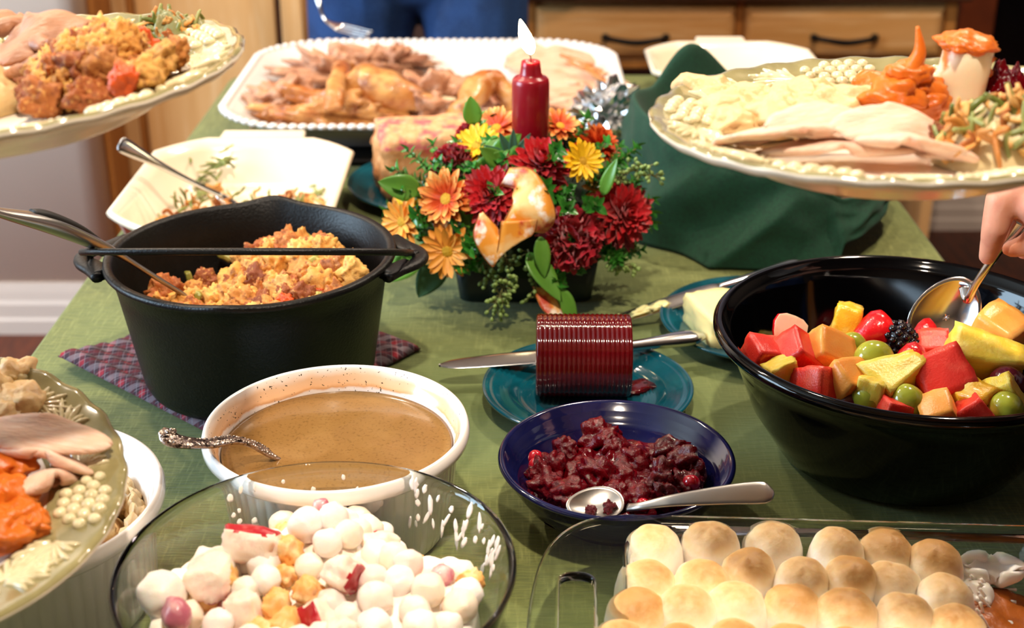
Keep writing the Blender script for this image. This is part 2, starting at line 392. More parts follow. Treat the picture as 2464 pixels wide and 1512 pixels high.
# ------------------------------------------------------------------ table and cloth
TX0, TX1, TY0, TY1 = -.450, .472, .30, 2.185
t = thing('dining_table', 'wooden dining table hidden under the green tablecloth', 'table', (0, 1.25, 0))
bev(new('table_top', box(TX0+.006, TX1-.006, TY0-1.244, TY1-1.256, T-.035, T-.004), m_tablewood, t, smooth=False), .004)
for sx in (TX0+.07, TX1-.07):
    for sy in (TY0-1.25+.09, TY1-1.25-.09):
        new('leg', lathe([(0, 0), (.02, 0), (.024, .05), (.03, .3), (.034, .6), (.036, T-.036), (0, T-.036)], 20), m_tablewood, t, (sx, sy, 0))
def clothfn():
    hx, hy = (TX1-TX0)/2, (TY1-TY0)/2; cx, cy = (TX0+TX1)/2, (TY0+TY1)/2
    loops = []
    def outline(off, z, fold):
        P = rrect(hx+off, hy+off, .03+off, z, 10, cx, cy); n = len(P); o = []
        # densify
        D = []
        for i in range(n):
            a, b = Vector(P[i]), Vector(P[(i+1) % n]); k = max(1, int((b-a).length/.02))
            D += [a.lerp(b, j/k) for j in range(k)]
        return D
    base = outline(0, 0, 0); N = len(base)
    def ring(off, z, fold):
        out = []
        for i, p in enumerate(base):
            d = Vector((p.x-cx, p.y-cy, 0)); nx = max(-1, min(1, (abs(d.x)-(hx-.03))/.03)); ny = max(-1, min(1, (abs(d.y)-(hy-.03))/.03))
            nrm = Vector((math.copysign(max(0, nx), d.x), math.copysign(max(0, ny), d.y), 0)); nrm = nrm.normalized() if nrm.length else Vector((0, 0, 0))
            w_ = math.sin(i*.42)*.5+math.sin(i*.17+1)*.5
            out.append((p.x+nrm.x*(off+fold*w_), p.y+nrm.y*(off+fold*w_), z))
        return out
    loops = [ring(0, T, 0), ring(.004, T-.003, 0), ring(.007, T-.012, 0), ring(.010, T-.06, .004), ring(.014, T-.14, .010), ring(.018, T-.24, .016)]
    g = G(); g.add(loft(loops))
    # top sheet, gently wrinkled
    nx, ny = 70, 150; v = []; f = []
    for j in range(ny+1):
        for i in range(nx+1):
            x = TX0+(TX1-TX0)*i/nx; y = TY0+(TY1-TY0)*j/ny
            e = min(1, min(i, nx-i, j, ny-j)/4)
            z = T-.0016*(.5+.5*noise.noise(Vector((x*6, y*3, 0))))*e-.0018*abs(noise.noise(Vector((x*9+y*4, y*11-x*3, 3))))*e
            for fy in (.70, 1.13, 1.63): z += .0016*math.exp(-((y-fy-.02*x)/.007)**2)*e
            ex = .03
            dx = max(0, (TX0+ex)-x, x-(TX1-ex)); dy = max(0, (TY0+ex)-y, y-(TY1-ex))
            if dx and dy and math.hypot(dx, dy) > ex:
                s = ex/math.hypot(dx, dy); x = (TX0+ex-dx*s) if x < 0 else (TX1-ex+dx*s); y = (TY0+ex-dy*s) if y < 1 else (TY1-ex+dy*s)
            v.append((x, y, z))
    for j in range(ny):
        for i in range(nx): a = j*(nx+1)+i; f.append((a, a+1, a+nx+2, a+nx+1))
    g.add((v, f)); return g.geo()
tag(new('tablecloth', clothfn(), m_cloth), 'olive green linen cloth covering the whole table', 'tablecloth')

# ------------------------------------------------------------------ people
def handcaps(W, d, n, side, curl=(.35, .45, .35), spread=.012, thumb=None, s=1.0, tcurl=.2):
    """capsules of a hand: wrist W, finger direction d, palm faces n, thumb on side (+1/-1) of d x n"""
    W = Vector(W); d = Vector(d).normalized(); n = Vector(n); n = (n-d*n.dot(d)).normalized(); sd = d.cross(n)*side
    c = []; L = ((.044, .026, .021), (.048, .030, .022), (.045, .028, .022), (.035, .021, .019))
    for i in range(4):
        o = (1.5-i)*.019*s; K = W+d*(.088-.004*abs(i-1))*s+sd*o
        c.append((W+sd*o*.55, .017*s, K, .0135*s))
        p = K; a = 0; dd = (d+sd*(1.5-i)*spread*3).normalized()
        for k in range(3):
            a += curl[k]; q = p+(dd*math.cos(a)+n*math.sin(a))*L[i][k]*s; r = (.0095, .0085, .0075)[k]*s
            c.append((p, r+.0008, q, r)); p = q
    b = W+d*.022*s+sd*.026*s; c.append((W+sd*.012*s, .018*s, b, .016*s))
    td = (d*.62+sd*.62+n*.35).normalized() if thumb is None else Vector(thumb).normalized()
    p = b
    for L_, r, k in ((.040, .0125, 0), (.031, .0105, tcurl), (.025, .009, tcurl*2)):
        q = p+((td+n*k).normalized())*L_*s; c.append((p, r*s, q, r*.9*s)); p = q
    return c
def person(name, label, x, y, face, hands, top, legs=True, height=1.72, voxel=.006):
    """hands = [(shoulder side, wrist point, hand capsules)]"""
    k = height/1.72; fw = Vector((math.cos(face), math.sin(face), 0)); lf = Vector((-fw.y, fw.x, 0)); O = Vector((x, y, 0))
    def P(f_, l_, z_): return O+fw*f_*k+lf*l_*k+Vector((0, 0, z_*k))
    t = thing(name, label, 'person', (0, 0, 0))
    body = []; trou = []; shirt = []
    for s in (1, -1):
        hip, kn, an = P(0, s*.095, .90), P(.02, s*.105, .50), P(-.01, s*.11, .09)
        body += [(hip, .07*k, kn, .055*k), (kn, .052*k, an, .036*k), (an, .036*k, P(.10, s*.12, .03), .03*k)]
        trou += [(hip, .108*k, P(.015, s*.108, .72), .096*k), (P(.015, s*.108, .72), .096*k, kn, .075*k), (kn, .074*k, P(-.005, s*.11, .10), .062*k)]
    body += [(P(0, .05, .95), .085*k, P(0, -.05, .95), .085*k), (P(0, 0, .97), .095*k, P(0, 0, 1.12), .105*k), (P(0, .05, 1.28), .105*k, P(0, -.05, 1.28), .105*k), (P(0, 0, 1.12), .11*k, P(0, 0, 1.30), .12*k), (P(0, .12, 1.40), .06*k, P(0, -.12, 1.40), .06*k), (P(0, 0, 1.40), .06*k, P(.01, 0, 1.52), .055*k),
             (P(.02, 0, 1.57), .078*k, P(.005, 0, 1.635), .088*k), (P(.055, 0, 1.53), .045*k, P(.07, 0, 1.555), .04*k), (P(.098, 0, 1.60), .010*k, P(.108, 0, 1.575), .014*k)]
    for s in (1, -1): body.append((P(.0, s*.085, 1.60), .014*k, P(0, s*.088, 1.575), .012*k))
    trou += [(P(0, .07, .95), .118*k, P(0, -.07, .95), .118*k), (P(0, .04, .89), .112*k, P(0, -.04, .89), .112*k), (P(0, .06, 1.02), .112*k, P(0, -.06, 1.02), .112*k)]
    shirt += [(P(0, .06, 1.02), .122*k, P(0, -.06, 1.02), .122*k), (P(0, 0, 1.02), .13*k, P(0, 0, 1.3), .13*k), (P(0, .07, 1.28), .115*k, P(0, -.07, 1.28), .115*k), (P(0, .13, 1.40), .075*k, P(0, -.13, 1.40), .075*k)]
    for s, Wp, hc in hands:
        sh = P(0, s*.19, 1.39); Wp = Vector(Wp); D = (Wp-sh); L = min(D.length, .55); mid = sh.lerp(Wp, .5)
        drop = math.sqrt(max(.0, .285**2-(L/2)**2)); dn = (Vector((0, 0, -1))+lf*s*.35-fw*.2); dn = (dn-D.normalized()*dn.dot(D.normalized())).normalized()
        el = mid+dn*drop
        body += [(sh, .052*k, el, .042*k), (el, .042*k, Wp, .026*k)]+hc
        shirt += [(sh, .066*k, el, .056*k), (el, .055*k, el.lerp(Wp, .55), .044*k)]
    fused('body', body, m_skin, t, voxel, 4)
    fused('trousers', trou, m_jeans, t, .009, 3)
    fused('shirt', shirt, top, t, .014, 5)
    hair = [(P(-.025, 0, 1.61), .095*k, P(-.01, 0, 1.665), .088*k), (P(-.05, 0, 1.53), .07*k, P(-.04, 0, 1.60), .085*k)]
    fused('hair', hair, m_hair, t, .012, 3)
    for s in (1, -1):
        fused('shoe', [(P(-.04, s*.11, .045), .045*k, P(.15, s*.125, .038), .038*k)], m_shoe, t, .012, 2)
        e = P(.082, s*.032, 1.605); new('eye', blob(.011, .011, .011, 0, 1, 0, 2), m_white, t, e)
    new('mouth', blob(.018, .018, .005, 0, 1, 0, 2), M('lips', 'b5655c', .5) if 'lips' not in MATS else MATS['lips'], t, P(.095, 0, 1.535), (0, 0, face+PI/2), (1, .4, 1))
    return t
# the one behind the platter, in jeans, lowering a fork
fk = [aty(752, -40, 2.33), aty(768, 8, 2.31), aty(783, 48, 2.30), aty(820, 66, 2.275), aty(890, 84, 2.24)]
FW = fk[0]+Vector((-.075, .10, .12))
person('person', 'person in blue jeans standing behind the turkey platter, holding a fork', -.172, 2.52, -PI/2,
       [(-1, FW, handcaps(FW, Vector((.45, -.55, -.72)), Vector((.6, .5, -.3)), 1, (.5, .75, .6))),
        (1, Vector((.08, 2.36, 1.12)), handcaps((.08, 2.36, 1.12), (-.75, -.5, .25), (-.3, .8, .1), 1))], m_shirt)
ft = thing('fork', 'silver fork held above the turkey platter', 'fork', fk[2])
rel = [p-fk[2] for p in [fk[0]+(fk[0]-fk[1])*1.6]+fk]
new('handle', sweep(rel[:4]+[rel[4]], [(.007, .002), (.006, .002), (.004, .002), (.003, .0018), (.011, .0015)], (.2, -.6, .75)), m_steel, ft)
dd = (rel[5]-rel[4]); sd = dd.cross(Vector((.2, -.6, .75))).normalized()
for i in range(4):
    o = sd*(i-1.5)*.0062; new('tine', sweep([rel[4]+o*.9-dd*.12, rel[4]+o+dd*.5, rel[5]+o*.95], [(.0022, .001), (.0018, .001), (.0008, .0008)], (.2, -.6, .75), n=4), m_steel, ft)
# ------------------------------------------------------------------ food materials and shared small meshes
m_bread = M('stuffing_bread', 'c07a35', .6, sss=.08, rnd=['6e2e10', 'b06026', 'dc9c46', 'ecb864', '984818', 'd69440'], var=[('7a3a14', 130, .52, .72), ('ecb565', 210, .55, .78)], bump=(900, .8), unit=True)
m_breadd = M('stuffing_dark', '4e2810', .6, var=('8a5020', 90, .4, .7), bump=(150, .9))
m_cel = M('celery', '8f9040', .35, sss=.2, var=('b8a858', 60, .45, .7), unit=True)
m_herb = M('dark_herb', '2c2c18', .5)
m_carrot = M('orange_bit', 'd2561e', .4, sss=.2, var=('a53c14', 90, .45, .75), unit=True)
m_bean = M('green_bean', '5f7a35', .35, sss=.15, rnd=['55682c', '74803a', '949a58', '646f34'], var=('a6ad7c', 120, .55, .8), unit=True)
m_onion = M('fried_onion', 'c98a44', .5, rnd=['b86f2c', 'd89c50', 'e0ad68', 'a85f26'], bump=(250, .6), unit=True)
m_pea = M('pea', '6f7f22', .35, sss=.2, unit=True)
m_mash = M('mashed_potato', 'e0be8a', .42, sss=.2, var=[('d8bc80', 40, .5, .8)], bump=(220, .5))
m_sweet = M('sweet_potato', 'd9701c', .38, sss=.25, var=[('b9540f', 40, .45, .75), ('e88a34', 80, .55, .8)], bump=(120, .5))
m_turk = M('white_turkey', 'ecc4aa', .5, sss=.2, var=[('e0ac94', 30, .5, .75), ('f3dccb', 70, .5, .8, (1, 5, 1))], bump=(160, .6, (1, 6, 1)))
m_dark = M('dark_turkey', 'c08c6a', .42, sss=.15, var=[('8a563c', 30, .45, .68), ('d2a688', 60, .55, .8, (1, 4, 1))], bump=(140, .8, (1, 5, 1)))
m_skinb = M('roast_skin', 'b0662c', .3, coat=.2, var=[('d29a58', 22, .42, .62), ('7a3a14', 34, .52, .72), ('dcae80', 60, .6, .75)], bump=(170, .8))
m_turkp = M('carved_breast', 'dcae90', .5, sss=.2, var=[('c48a66', 30, .5, .75), ('e6c2a8', 70, .5, .8, (1, 5, 1))], bump=(160, .6, (1, 6, 1)))
m_bone = M('bone', 'd9c7a4', .5)
m_cran = M('cranberry_pulp', '560109', .15, spec=.4, var=[('3a0209', 50, .45, .7), ('7c0816', 120, .55, .8)], bump=(140, .9))
R = random.Random(5)
def rough_chunk(sx, sy, sz, seed):
    v, f = chunk(1, 1, 1, .35, 1.3, seed, 11, .5, 2); o = []; off = Vector((seed*2.7, seed*1.3, 0))
    for p in v:
        p = Vector(p); d = .22*noise.noise(p*2.6+off)+.13*noise.noise(p*5.5+off)+.07*noise.noise(p*11+off)
        q = p*(1+d); o.append((q.x*sx, q.y*sy, q.z*sz))
    return o, f
bread = [mkmesh('bread_cube', rough_chunk(1, R.uniform(.75, 1), R.uniform(.65, .95), s), m_bread) for s in range(8)]
celery = [mkmesh('celery_piece', chunk(1, .55, .4, .2, 1.5, s+20, 4, .4), m_cel) for s in range(3)]
carrot = [mkmesh('carrot_piece', rough_chunk(.8, .7, .6, s+30), m_carrot) for s in range(3)]
sage = [mkmesh('herb_leaf', blob(1.0, .45, .12, .5, 1.6, s+40, 3), m_herb) for s in range(2)]
beans = []
for s in range(4):
    b = R.uniform(-.3, .3); beans.append(mkmesh('green_bean', sweep([(-1, 0, 0), (-.4, b, .1), (.3, b*.8, .05), (1, -b*.3, 0)], [(.10, .08), (.16, .13), (.16, .13), (.09, .08)], n=4, seg=8), m_bean))
onions = [mkmesh('onion_shred', sweep([(-1, 0, 0), (-.3, R.uniform(-.5, .5), .3), (.4, R.uniform(-.5, .5), .1), (1, 0, R.uniform(-.3, .4))], [(.12, .08), (.25, .1), (.22, .1), (.1, .08)], n=3, seg=7), m_onion) for s in range(4)]
pea = mkmesh('pea', blob(1, 1, .95, .05, 1.5, 3, 3), m_pea)
def heapz(cx, cy, rx, ry, h, base):
    def z(x, y):
        q = ((x-cx)/rx)**2+((y-cy)/ry)**2
        return base+h*max(0, 1-q)**.6
    return z
def scatter(parent, R, pool, n, cx, cy, rx, ry, zf, size, dz=0.0, rot=0.0, spread=1.0):
    """pool = [(name, meshes, weight, scale factor)]"""
    for i in range(n):
        a = R.uniform(0, 2*PI); r = math.sqrt(R.random())*spread
        lx, ly = r*rx*math.cos(a), r*ry*math.sin(a)
        x = cx+lx*math.cos(rot)-ly*math.sin(rot); y = cy+lx*math.sin(rot)+ly*math.cos(rot)
        nm, ms, w_, sc = R.choices(pool, [p[2] for p in pool])[0]
        place(nm, R.choice(ms), parent, (x, y, max(size*1.35, zf(cx+lx, cy+ly)+R.uniform(-.3, .5)*size+dz)), rrot(R), R.uniform(.75, 1.25)*size*sc)
POOL_STUFF = [('bread_cube', bread, 10, 1.0), ('celery_piece', celery, 2, .8), ('carrot_piece', carrot, 1.2, .75), ('herb_leaf', sage, .7, 1.0)]
POOL_GB = [('green_bean', beans, 5, 1.05), ('onion_shred', onions, 6, .95), ('bread_cube', bread, .8, .4)]
def heap(cx, cy, rx, ry, h, base=0.0, amp=.3, fr=40, seed=0, rot=0, na=90, nr=36, lump=0):
    off = Vector((seed*3.3, seed*1.7, seed))
    def fn(x, y):
        q = (x/rx)**2+(y/ry)**2
        s = max(0, 1-q)**.55
        nz = fbm(Vector((x*fr, y*fr, 0))+off, 4)
        l = lump*(1-abs(noise.noise(Vector((x*fr*1.3, y*fr*1.3, 5))+off))*2) if lump else 0
        return base+h*s*(1+amp*nz+l)
    def rm(a): return 1/math.sqrt((math.cos(a)/rx)**2+(math.sin(a)/ry)**2)*(1+.10*noise.noise(Vector((math.cos(a)*2, math.sin(a)*2, seed))))
    v, f = mound(lambda x, y: fn(x, y), rm, nr, na, base)
    c, s = math.cos(rot), math.sin(rot)
    return [(cx+x*c-y*s, cy+x*s+y*c, z) for x, y, z in v], f
def slicegeo(L, W, bend, seed, nu=22, nv=12, ragged=.12, wave=.12):
    off = Vector((seed*3.1, seed*.7, 0))
    def fn(u, v):
        x = (u-.5); y = (v-.5); ed = 1+ragged*noise.noise(Vector((u*4, v*3, seed)))
        e = math.sqrt(max(.0, 1-(2*y)**4))*.85+.15; e2 = math.sqrt(max(0, 1-(2*x)**4))*.8+.2
        return (x*L*ed*e, y*W*ed*e2, bend*L*(math.cos(x*3)-.8)+wave*W*noise.noise(Vector((u*2.4, v*2, 9))+off))
    return grid(fn, nu, nv)
def slc(name, L, W, bend, seed, th, mat, parent, loc, rot, **k):
    o = new(name, slicegeo(L, W, bend, seed, **k), mat, parent, loc, rot); solid(o, th); subs(o, 1); return o

# ------------------------------------------------------------------ embossed dinner plates
m_olive = M('olive_glaze', '999064', .13, coat=.6, var=[('7c744c', 26, .4, .7), ('aea47a', 60, .55, .8)])
m_relief = M('cream_relief_glaze', 'e2d6ae', .12, coat=.7, var=('bcb084', 160, .5, .75))
m_platew = M('cream_plate_glaze', 'efe4d2', .25, coat=.15)
def dinner_plate(label, c, nrm, a0=0.0):
    n = Vector((nrm[0], nrm[1], 1)).normalized(); q = Vector((0, 0, 1)).rotation_difference(n)
    t = thing('dinner_plate', label, 'plate', Vector(c)+Vector((0, 0, T)), q, group='embossed grape-leaf dinner plates')
    prof = [(0, -.021), (.05, -.021), (.082, -.0208), (.090, -.0185), (.096, -.0135), (.102, -.0105), (.116, -.0065), (.130, -.0028), (.1345, -.0005), (.1375, 0), (.1395, -.0012), (.1398, -.003), (.137, -.0062), (.12, -.011), (.10, -.019), (.088, -.0262), (.080, -.0295), (.074, -.0295), (.070, -.027), (0, -.026)]
    mm = [1]*4+[0]*6+[1]*9
    sc = lambda a, r, z, k: (r*(1+.004*math.sin(a*30)*(1 if 7 < k < 13 else 0)), z+(.0006*math.sin(a*30) if 7 < k < 13 else 0))
    new('dish', lathe(prof, 180, sc, mm), [m_olive, m_platew], t)
    zr = lambda r: -.0105+(r-.102)*.275 if r < .13 else -.0028+(r-.13)*.5
    g = G(); gl = G(); ic = ico(2)
    for s in range(5):
        th = a0+2*PI*s/5
        for (ri, da, rr) in [(.1065, -.05, 1), (.1065, .03, 1), (.1065, .11, 1), (.1138, -.11, 1), (.1138, -.035, 1.1), (.1138, .04, 1), (.1138, .115, 1), (.1212, -.15, .95), (.1212, -.08, 1), (.1212, -.01, 1.1), (.1212, .06, 1), (.1212, .13, 1), (.1285, -.12, .95), (.1285, -.055, 1.05), (.1285, .01, 1), (.1285, .075, .95), (.1245, .19, .85), (.1170, .185, .85)]:
            a = th+da; g.add(ic, Matrix.Translation((ri*math.cos(a), ri*math.sin(a), zr(ri)+.0006)) @ Matrix.Diagonal((.0042*rr, .0042*rr, .0034*rr, 1)))
        for ld, ln in ((.27, 1), (-.27, -1), (.62, 1)):
            b = th+ld; tx = Vector((-math.sin(b), math.cos(b), 0))*ln; rx_ = Vector((math.cos(b), math.sin(b), 0)); B0 = rx_*.113
            for j in range(13):
                ph = math.radians(-84+14*j); ln_ = .036*(.62+.38*math.cos(ph))*(1.0 if j % 2 == 0 else .86)
                P3 = []
                for q_ in (.10, .45, .78, 1.0):
                    p_ = B0+(tx*math.cos(ph*(.75+.25*q_))+rx_*math.sin(ph*(.75+.25*q_))*.72)*ln_*q_; rr_ = max(.099, min(.1345, p_.length)); p_ = p_.normalized()*rr_
                    P3.append((p_.x, p_.y, zr(max(.100, rr_))+.0003))
                gl.add(sweep(P3, [(.0007, .0009), (.0014, .0017), (.0018, .0020), (.0006, .0008)], n=4, seg=8))
    o = new('grape_relief', g.geo(), m_relief, t); o['kind'] = 'stuff'
    o = new('leaf_relief', gl.geo(), m_relief, t); o['kind'] = 'stuff'
    t['n'] = n; Mi = (Matrix.Translation(t.location) @ q.to_matrix().to_4x4()); inv = Mi.inverted()
    def loc(px, py, h=0.0):                # plate-local point on the well, h above it
        return inv @ onplane(px, py, t.location+n*(-.021+h), n)
    def wld(p): return Mi @ Vector(p)
    return t, q, loc, wld, Mi
def onplate(name, label, cat, Mi, q, p, group=None):
    return thing(name, label, cat, Mi @ Vector(p), q, group)

# --- plate held at the upper right
pt, pq, pl, pw_, pM = dinner_plate('olive and cream embossed dinner plate held over the fruit bowl', (.218, .756, .354), (-.043, .037), .35)
c = pl(1870, 262, .012); c.z = -.0204
t = onplate('mashed_potato', 'pale mashed potato spread on the plate held at the right', 'mashed potato', pM, pq, c)
new('mound', heap(0, 0, .058, .030, .024, 0, .35, 40, 3, .08, lump=.12), m_mash, t)
for i, (px, py, s) in enumerate([(1700, 210, .016), (1745, 245, .014), (1810, 230, .015), (1930, 215, .016), (1990, 240, .017), (2060, 235, .016), (1860, 270, .016), (1770, 280, .012), (1960, 275, .014)]):
    p = pl(px, py, .018)-c; new('lump', blob(s*1.3, s, s*.8, .38, 1.2, i+2, 4, 3), m_mash, t, (p.x, p.y, .012))
c = pl(2150, 258, .01); c.z = -.0204
t = onplate('sweet_potato', 'orange mashed sweet potato with a pulled-up peak on the plate at right', 'sweet potato', pM, pq, c)
new('mound', heap(0, 0, .028, .024, .026, 0, .3, 60, 8, 0, lump=.15), m_sweet, t)
for i, (px, py, s, zz) in enumerate([(2100, 215, .012, .018), (2150, 235, .014, .02), (2200, 215, .013, .022), (2190, 180, .010, .032), (2110, 260, .012, .012), (2220, 250, .012, .014)]):
    p = pl(px, py, zz)-c; new('lump', blob(s*1.3, s*1.1, s*.8, .35, 1.5, i+9, 4, 4), m_sweet, t, (p.x, p.y, zz))
p0 = pl(2195, 190, .03)-c; p1 = pl(2212, 88, .056)-c
new('peak', sweep([(p0.x-.004, p0.y, .026), (p0.x, p0.y, .036), (p0.x+.003, p0.y-.001, .046), (p0.x+.001, p0.y, .060)], [(.009, .008), (.0055, .006), (.0035, .004), (.0010, .0010)], (0, 1, 0)), m_sweet, t)
c = pl(2290, 285, .0); c.z = -.0204
m_marsh2 = M('smeared_marshmallow', 'f2e4c4', .35, sss=.3, var=[('e07e28', 45, .50, .60)], bump=(80, .3))
t = onplate('marshmallow', 'tall white marshmallow smeared with orange sweet potato on the plate at right', 'marshmallow', pM, pq, c)
mb = lathe([(0, 0), (.011, 0), (.0145, .004), (.0155, .014), (.015, .030), (.0145, .040), (.011, .044), (0, .045)], 40, lambda a, r, z, k: (r*(1+.06*noise.noise(Vector((math.cos(a)*1.5, math.sin(a)*1.5, z*60)))), z))
new('body', mb, m_marsh2, t, (0, 0, .0), (.12, .13, 0), (1, 1, 1.08))
for i, (x, y, z, s) in enumerate([(.0135, -.008, .038, .0055), (.0145, -.006, .028, .004), (.016, .0, .044, .005)]):
    new('smear', blob(s*1.3, s, s*.7, .6, 1.6, i, 3, 4), m_sweet, t, (x, y, z))
new('smear_cap', blob(.0170, .0160, .0062, .35, 1.8, 5, 4, 3), m_sweet, t, (.005, -.005, .046), (.12, .13, 0))
c = pl(2415, 240, .01); c.z = -.0204
t = onplate('cranberry_relish', 'dark red cranberry relish at the right edge of the plate held at right', 'cranberry relish', pM, pq, c)
new('mound', heap(0, 0, .022, .020, .022, 0, .7, 90, 4, 0, lump=.4), m_cran, t)
c = pl(2430, 340, .01); c.z = -.0204
t = onplate('green_bean_casserole', 'green bean casserole with crisp onion on the plate at right', 'green beans', pM, pq, c)
new('mound', heap(0, 0, .042, .034, .022, 0, .5, 60, 14, 0, lump=.3), M('bean_sauce', 'cdb98c', .4, sss=.1, bump=(90, .5)), t)
scatter(t, random.Random(8), POOL_GB, 110, 0, 0, .042, .034, heapz(0, 0, .042, .034, .026, 0), .011, .002)
for i, (px, py, L, W, rz, rx, ry, bd, zz) in enumerate([(1900, 318, .085, .034, .10, -.30, .05, .06, .020), (2010, 350, .095, .036, -.06, -.15, .0, .05, .012), (2150, 300, .075, .030, .35, .55, .15, .10, .022), (2190, 350, .070, .034, -.25, -.35, .1, .06, .015), (1960, 290, .060, .026, .3, .45, 0, .05, .026)]):
    p = pl(px, py, zz)
    o = slc('turkey_slice', L, W, bd, i+3, .0042, m_turk, None, pM @ Vector((p.x, p.y, -.021+zz)), (pq.to_matrix().to_4x4() @ Euler((rx, ry, rz)).to_matrix().to_4x4()).to_euler())
    tag(o, ['pale turkey slice folded below the mashed potato on the right plate', 'long flat turkey slice nearest the camera on the right plate', 'turkey strip leaning on the marshmallow on the right plate', 'turkey slice next to the green beans on the right plate', 'small turkey slice between potato and long slices on the right plate'][i], 'turkey slice', 'turkey slices on the right plate')
TRc = pw_((.1, 0, -.02))

# --- plate held at the upper left
pt, pq, pl, pw_, pM2 = dinner_plate('embossed dinner plate with stuffing held at the upper left', (-.293, .768, .373), (-.081, -.005), .55)
c = pl(255, 190, .012); c.z = -.0204
t = onplate('bread_stuffing', 'heap of orange-brown bread stuffing on the plate at upper left', 'stuffing', pM2, pq, c)
new('mound', heap(0, 0, .040, .028, .022, 0, .5, 60, 23, .25, lump=.3), m_breadd, t)
RR = random.Random(12)
scatter(t, RR, POOL_STUFF, 84, -.003, 0, .038, .026, heapz(-.003, 0, .040, .027, .030, 0), .0080, .0, .25)
for i, (px, py, s, nm, ms) in enumerate([(235, 110, .016, 'bread_cube', bread[0]), (275, 130, .014, 'bread_cube', bread[1]), (340, 115, .014, 'carrot_piece', carrot[0]), (290, 80, .011, 'celery_piece', celery[0]), (250, 160, .013, 'bread_cube', bread[2]), (300, 195, .012, 'carrot_piece', carrot[1]), (160, 215, .015, 'bread_cube', bread[3]), (105, 240, .012, 'bread_cube', bread[4]), (425, 128, .010, 'bread_cube', bread[5]), (210, 235, .013, 'bread_cube', bread[6]), (345, 182, .011, 'bread_cube', bread[1]), (185, 165, .012, 'bread_cube', bread[0]), (388, 146, .010, 'bread_cube', bread[2])]):
    p = pl(px, py, .024 if py < 200 else .012)-c; place(nm, ms, t, (p.x, p.y, .024 if py < 200 else .012), rrot(RR), s*.78)
p = pl(421, 174, .008); tag(place('pea', pea, None, pM2 @ Vector((p.x, p.y, -.0125)), (0, 0, 0), .0045), 'single green pea beside the stuffing on the upper left plate', 'pea')
c = pl(408, 100, .01); c.z = -.0204
t = onplate('green_bean_casserole', 'creamy green bean casserole behind the stuffing, upper left plate', 'green beans', pM2, pq, c)
new('mound', heap(0, 0, .034, .024, .020, 0, .5, 60, 31, .2, lump=.3), M('bean_sauce_pale', '8a8a5c', .35, sss=.1, bump=(90, .5)), t)
scatter(t, random.Random(9), [('green_bean', beans, 6, 1.0), ('onion_shred', onions, 4, .8), ('celery_piece', celery, .8, .5), ('bread_cube', bread, .8, .5)], 80, 0, 0, .032, .024, heapz(0, 0, .034, .026, .020, 0), .0092, .0, .2, .92)
for i, (px, py, L, W, rz, rx, ry, bd, zz, th) in enumerate([(90, 90, .060, .036, .15, .55, -.25, .10, .034, .006), (150, 130, .046, .036, -.3, -.55, .2, .08, .024, .006), (100, 165, .050, .030, .5, -.5, .0, .06, .018, .007), (20, 130, .05, .034, .1, -.2, .3, .08, .018, .007), (40, 60, .05, .026, .35, .2, .3, .1, .036, .008)]):
    p = pl(px, py, zz)
    o = slc('dark_turkey_piece', L, W, bd, i+13, th, m_dark, None, pM2 @ Vector((p.x, p.y, -.021+zz)), (pq.to_matrix().to_4x4() @ Euler((rx, ry, rz)).to_matrix().to_4x4()).to_euler(), ragged=.3, wave=.3)
    tag(o, ['folded pinkish dark turkey piece on top of the meat, upper left plate', 'torn dark turkey piece touching the stuffing, upper left plate', 'lowest dark turkey piece in front, upper left plate', 'dark turkey piece at the left frame edge, upper left plate', 'turkey piece at the back of the meat pile, upper left plate'][i], 'turkey piece', 'dark meat on the upper left plate')
c = pl(0, 225, .01); c.z = -.0204
t = onplate('mashed_potato', 'cream mashed potato at the left edge of the upper left plate', 'mashed potato', pM2, pq, c)
new('mound', heap(-.012, 0, .026, .022, .024, 0, .5, 55, 41, 0, lump=.25), m_mash, t)

# --- plate held at the lower left
pt, pq, pl, pw_, pM3 = dinner_plate('embossed dinner plate close to the camera at lower left', (-.358, .652, .171), (.125, -.106), .05)
c = pl(-20, 960, .012); c.z = -.0204
t = onplate('mashed_potato', 'smooth mashed potato on the lower left plate', 'mashed potato', pM3, pq, c)
new('mound', heap(-.01, 0, .030, .032, .026, 0, .4, 40, 51, 0, lump=.2), m_mash, t)
for i, (px, py, s) in enumerate([(30, 900, .014), (45, 970, .016), (10, 1000, .013)]):
    p = pl(px, py, .016)-c; new('lump', blob(s, s, s*.7, .4, 1.3, i+60, 4, 4), m_mash, t, (p.x, p.y, .015))
c = pl(0, 1210, .012); c.z = -.0204
t = onplate('sweet_potato', 'orange mashed sweet potato on the lower left plate', 'sweet potato', pM3, pq, c)
new('mound', heap(-.014, 0, .034, .028, .022, 0, .6, 60, 58, 0, lump=.35), m_sweet, t)
for i, (px, py, s) in enumerate([(20, 1110, .013), (45, 1250, .013), (15, 1190, .014), (70, 1260, .009), (10, 1280, .013)]):
    p = pl(px, py, .016)-c; new('lump', blob(s*1.2, s, s*.8, .4, 1.5, i+70, 4, 4), m_sweet, t, (p.x, p.y, .014))
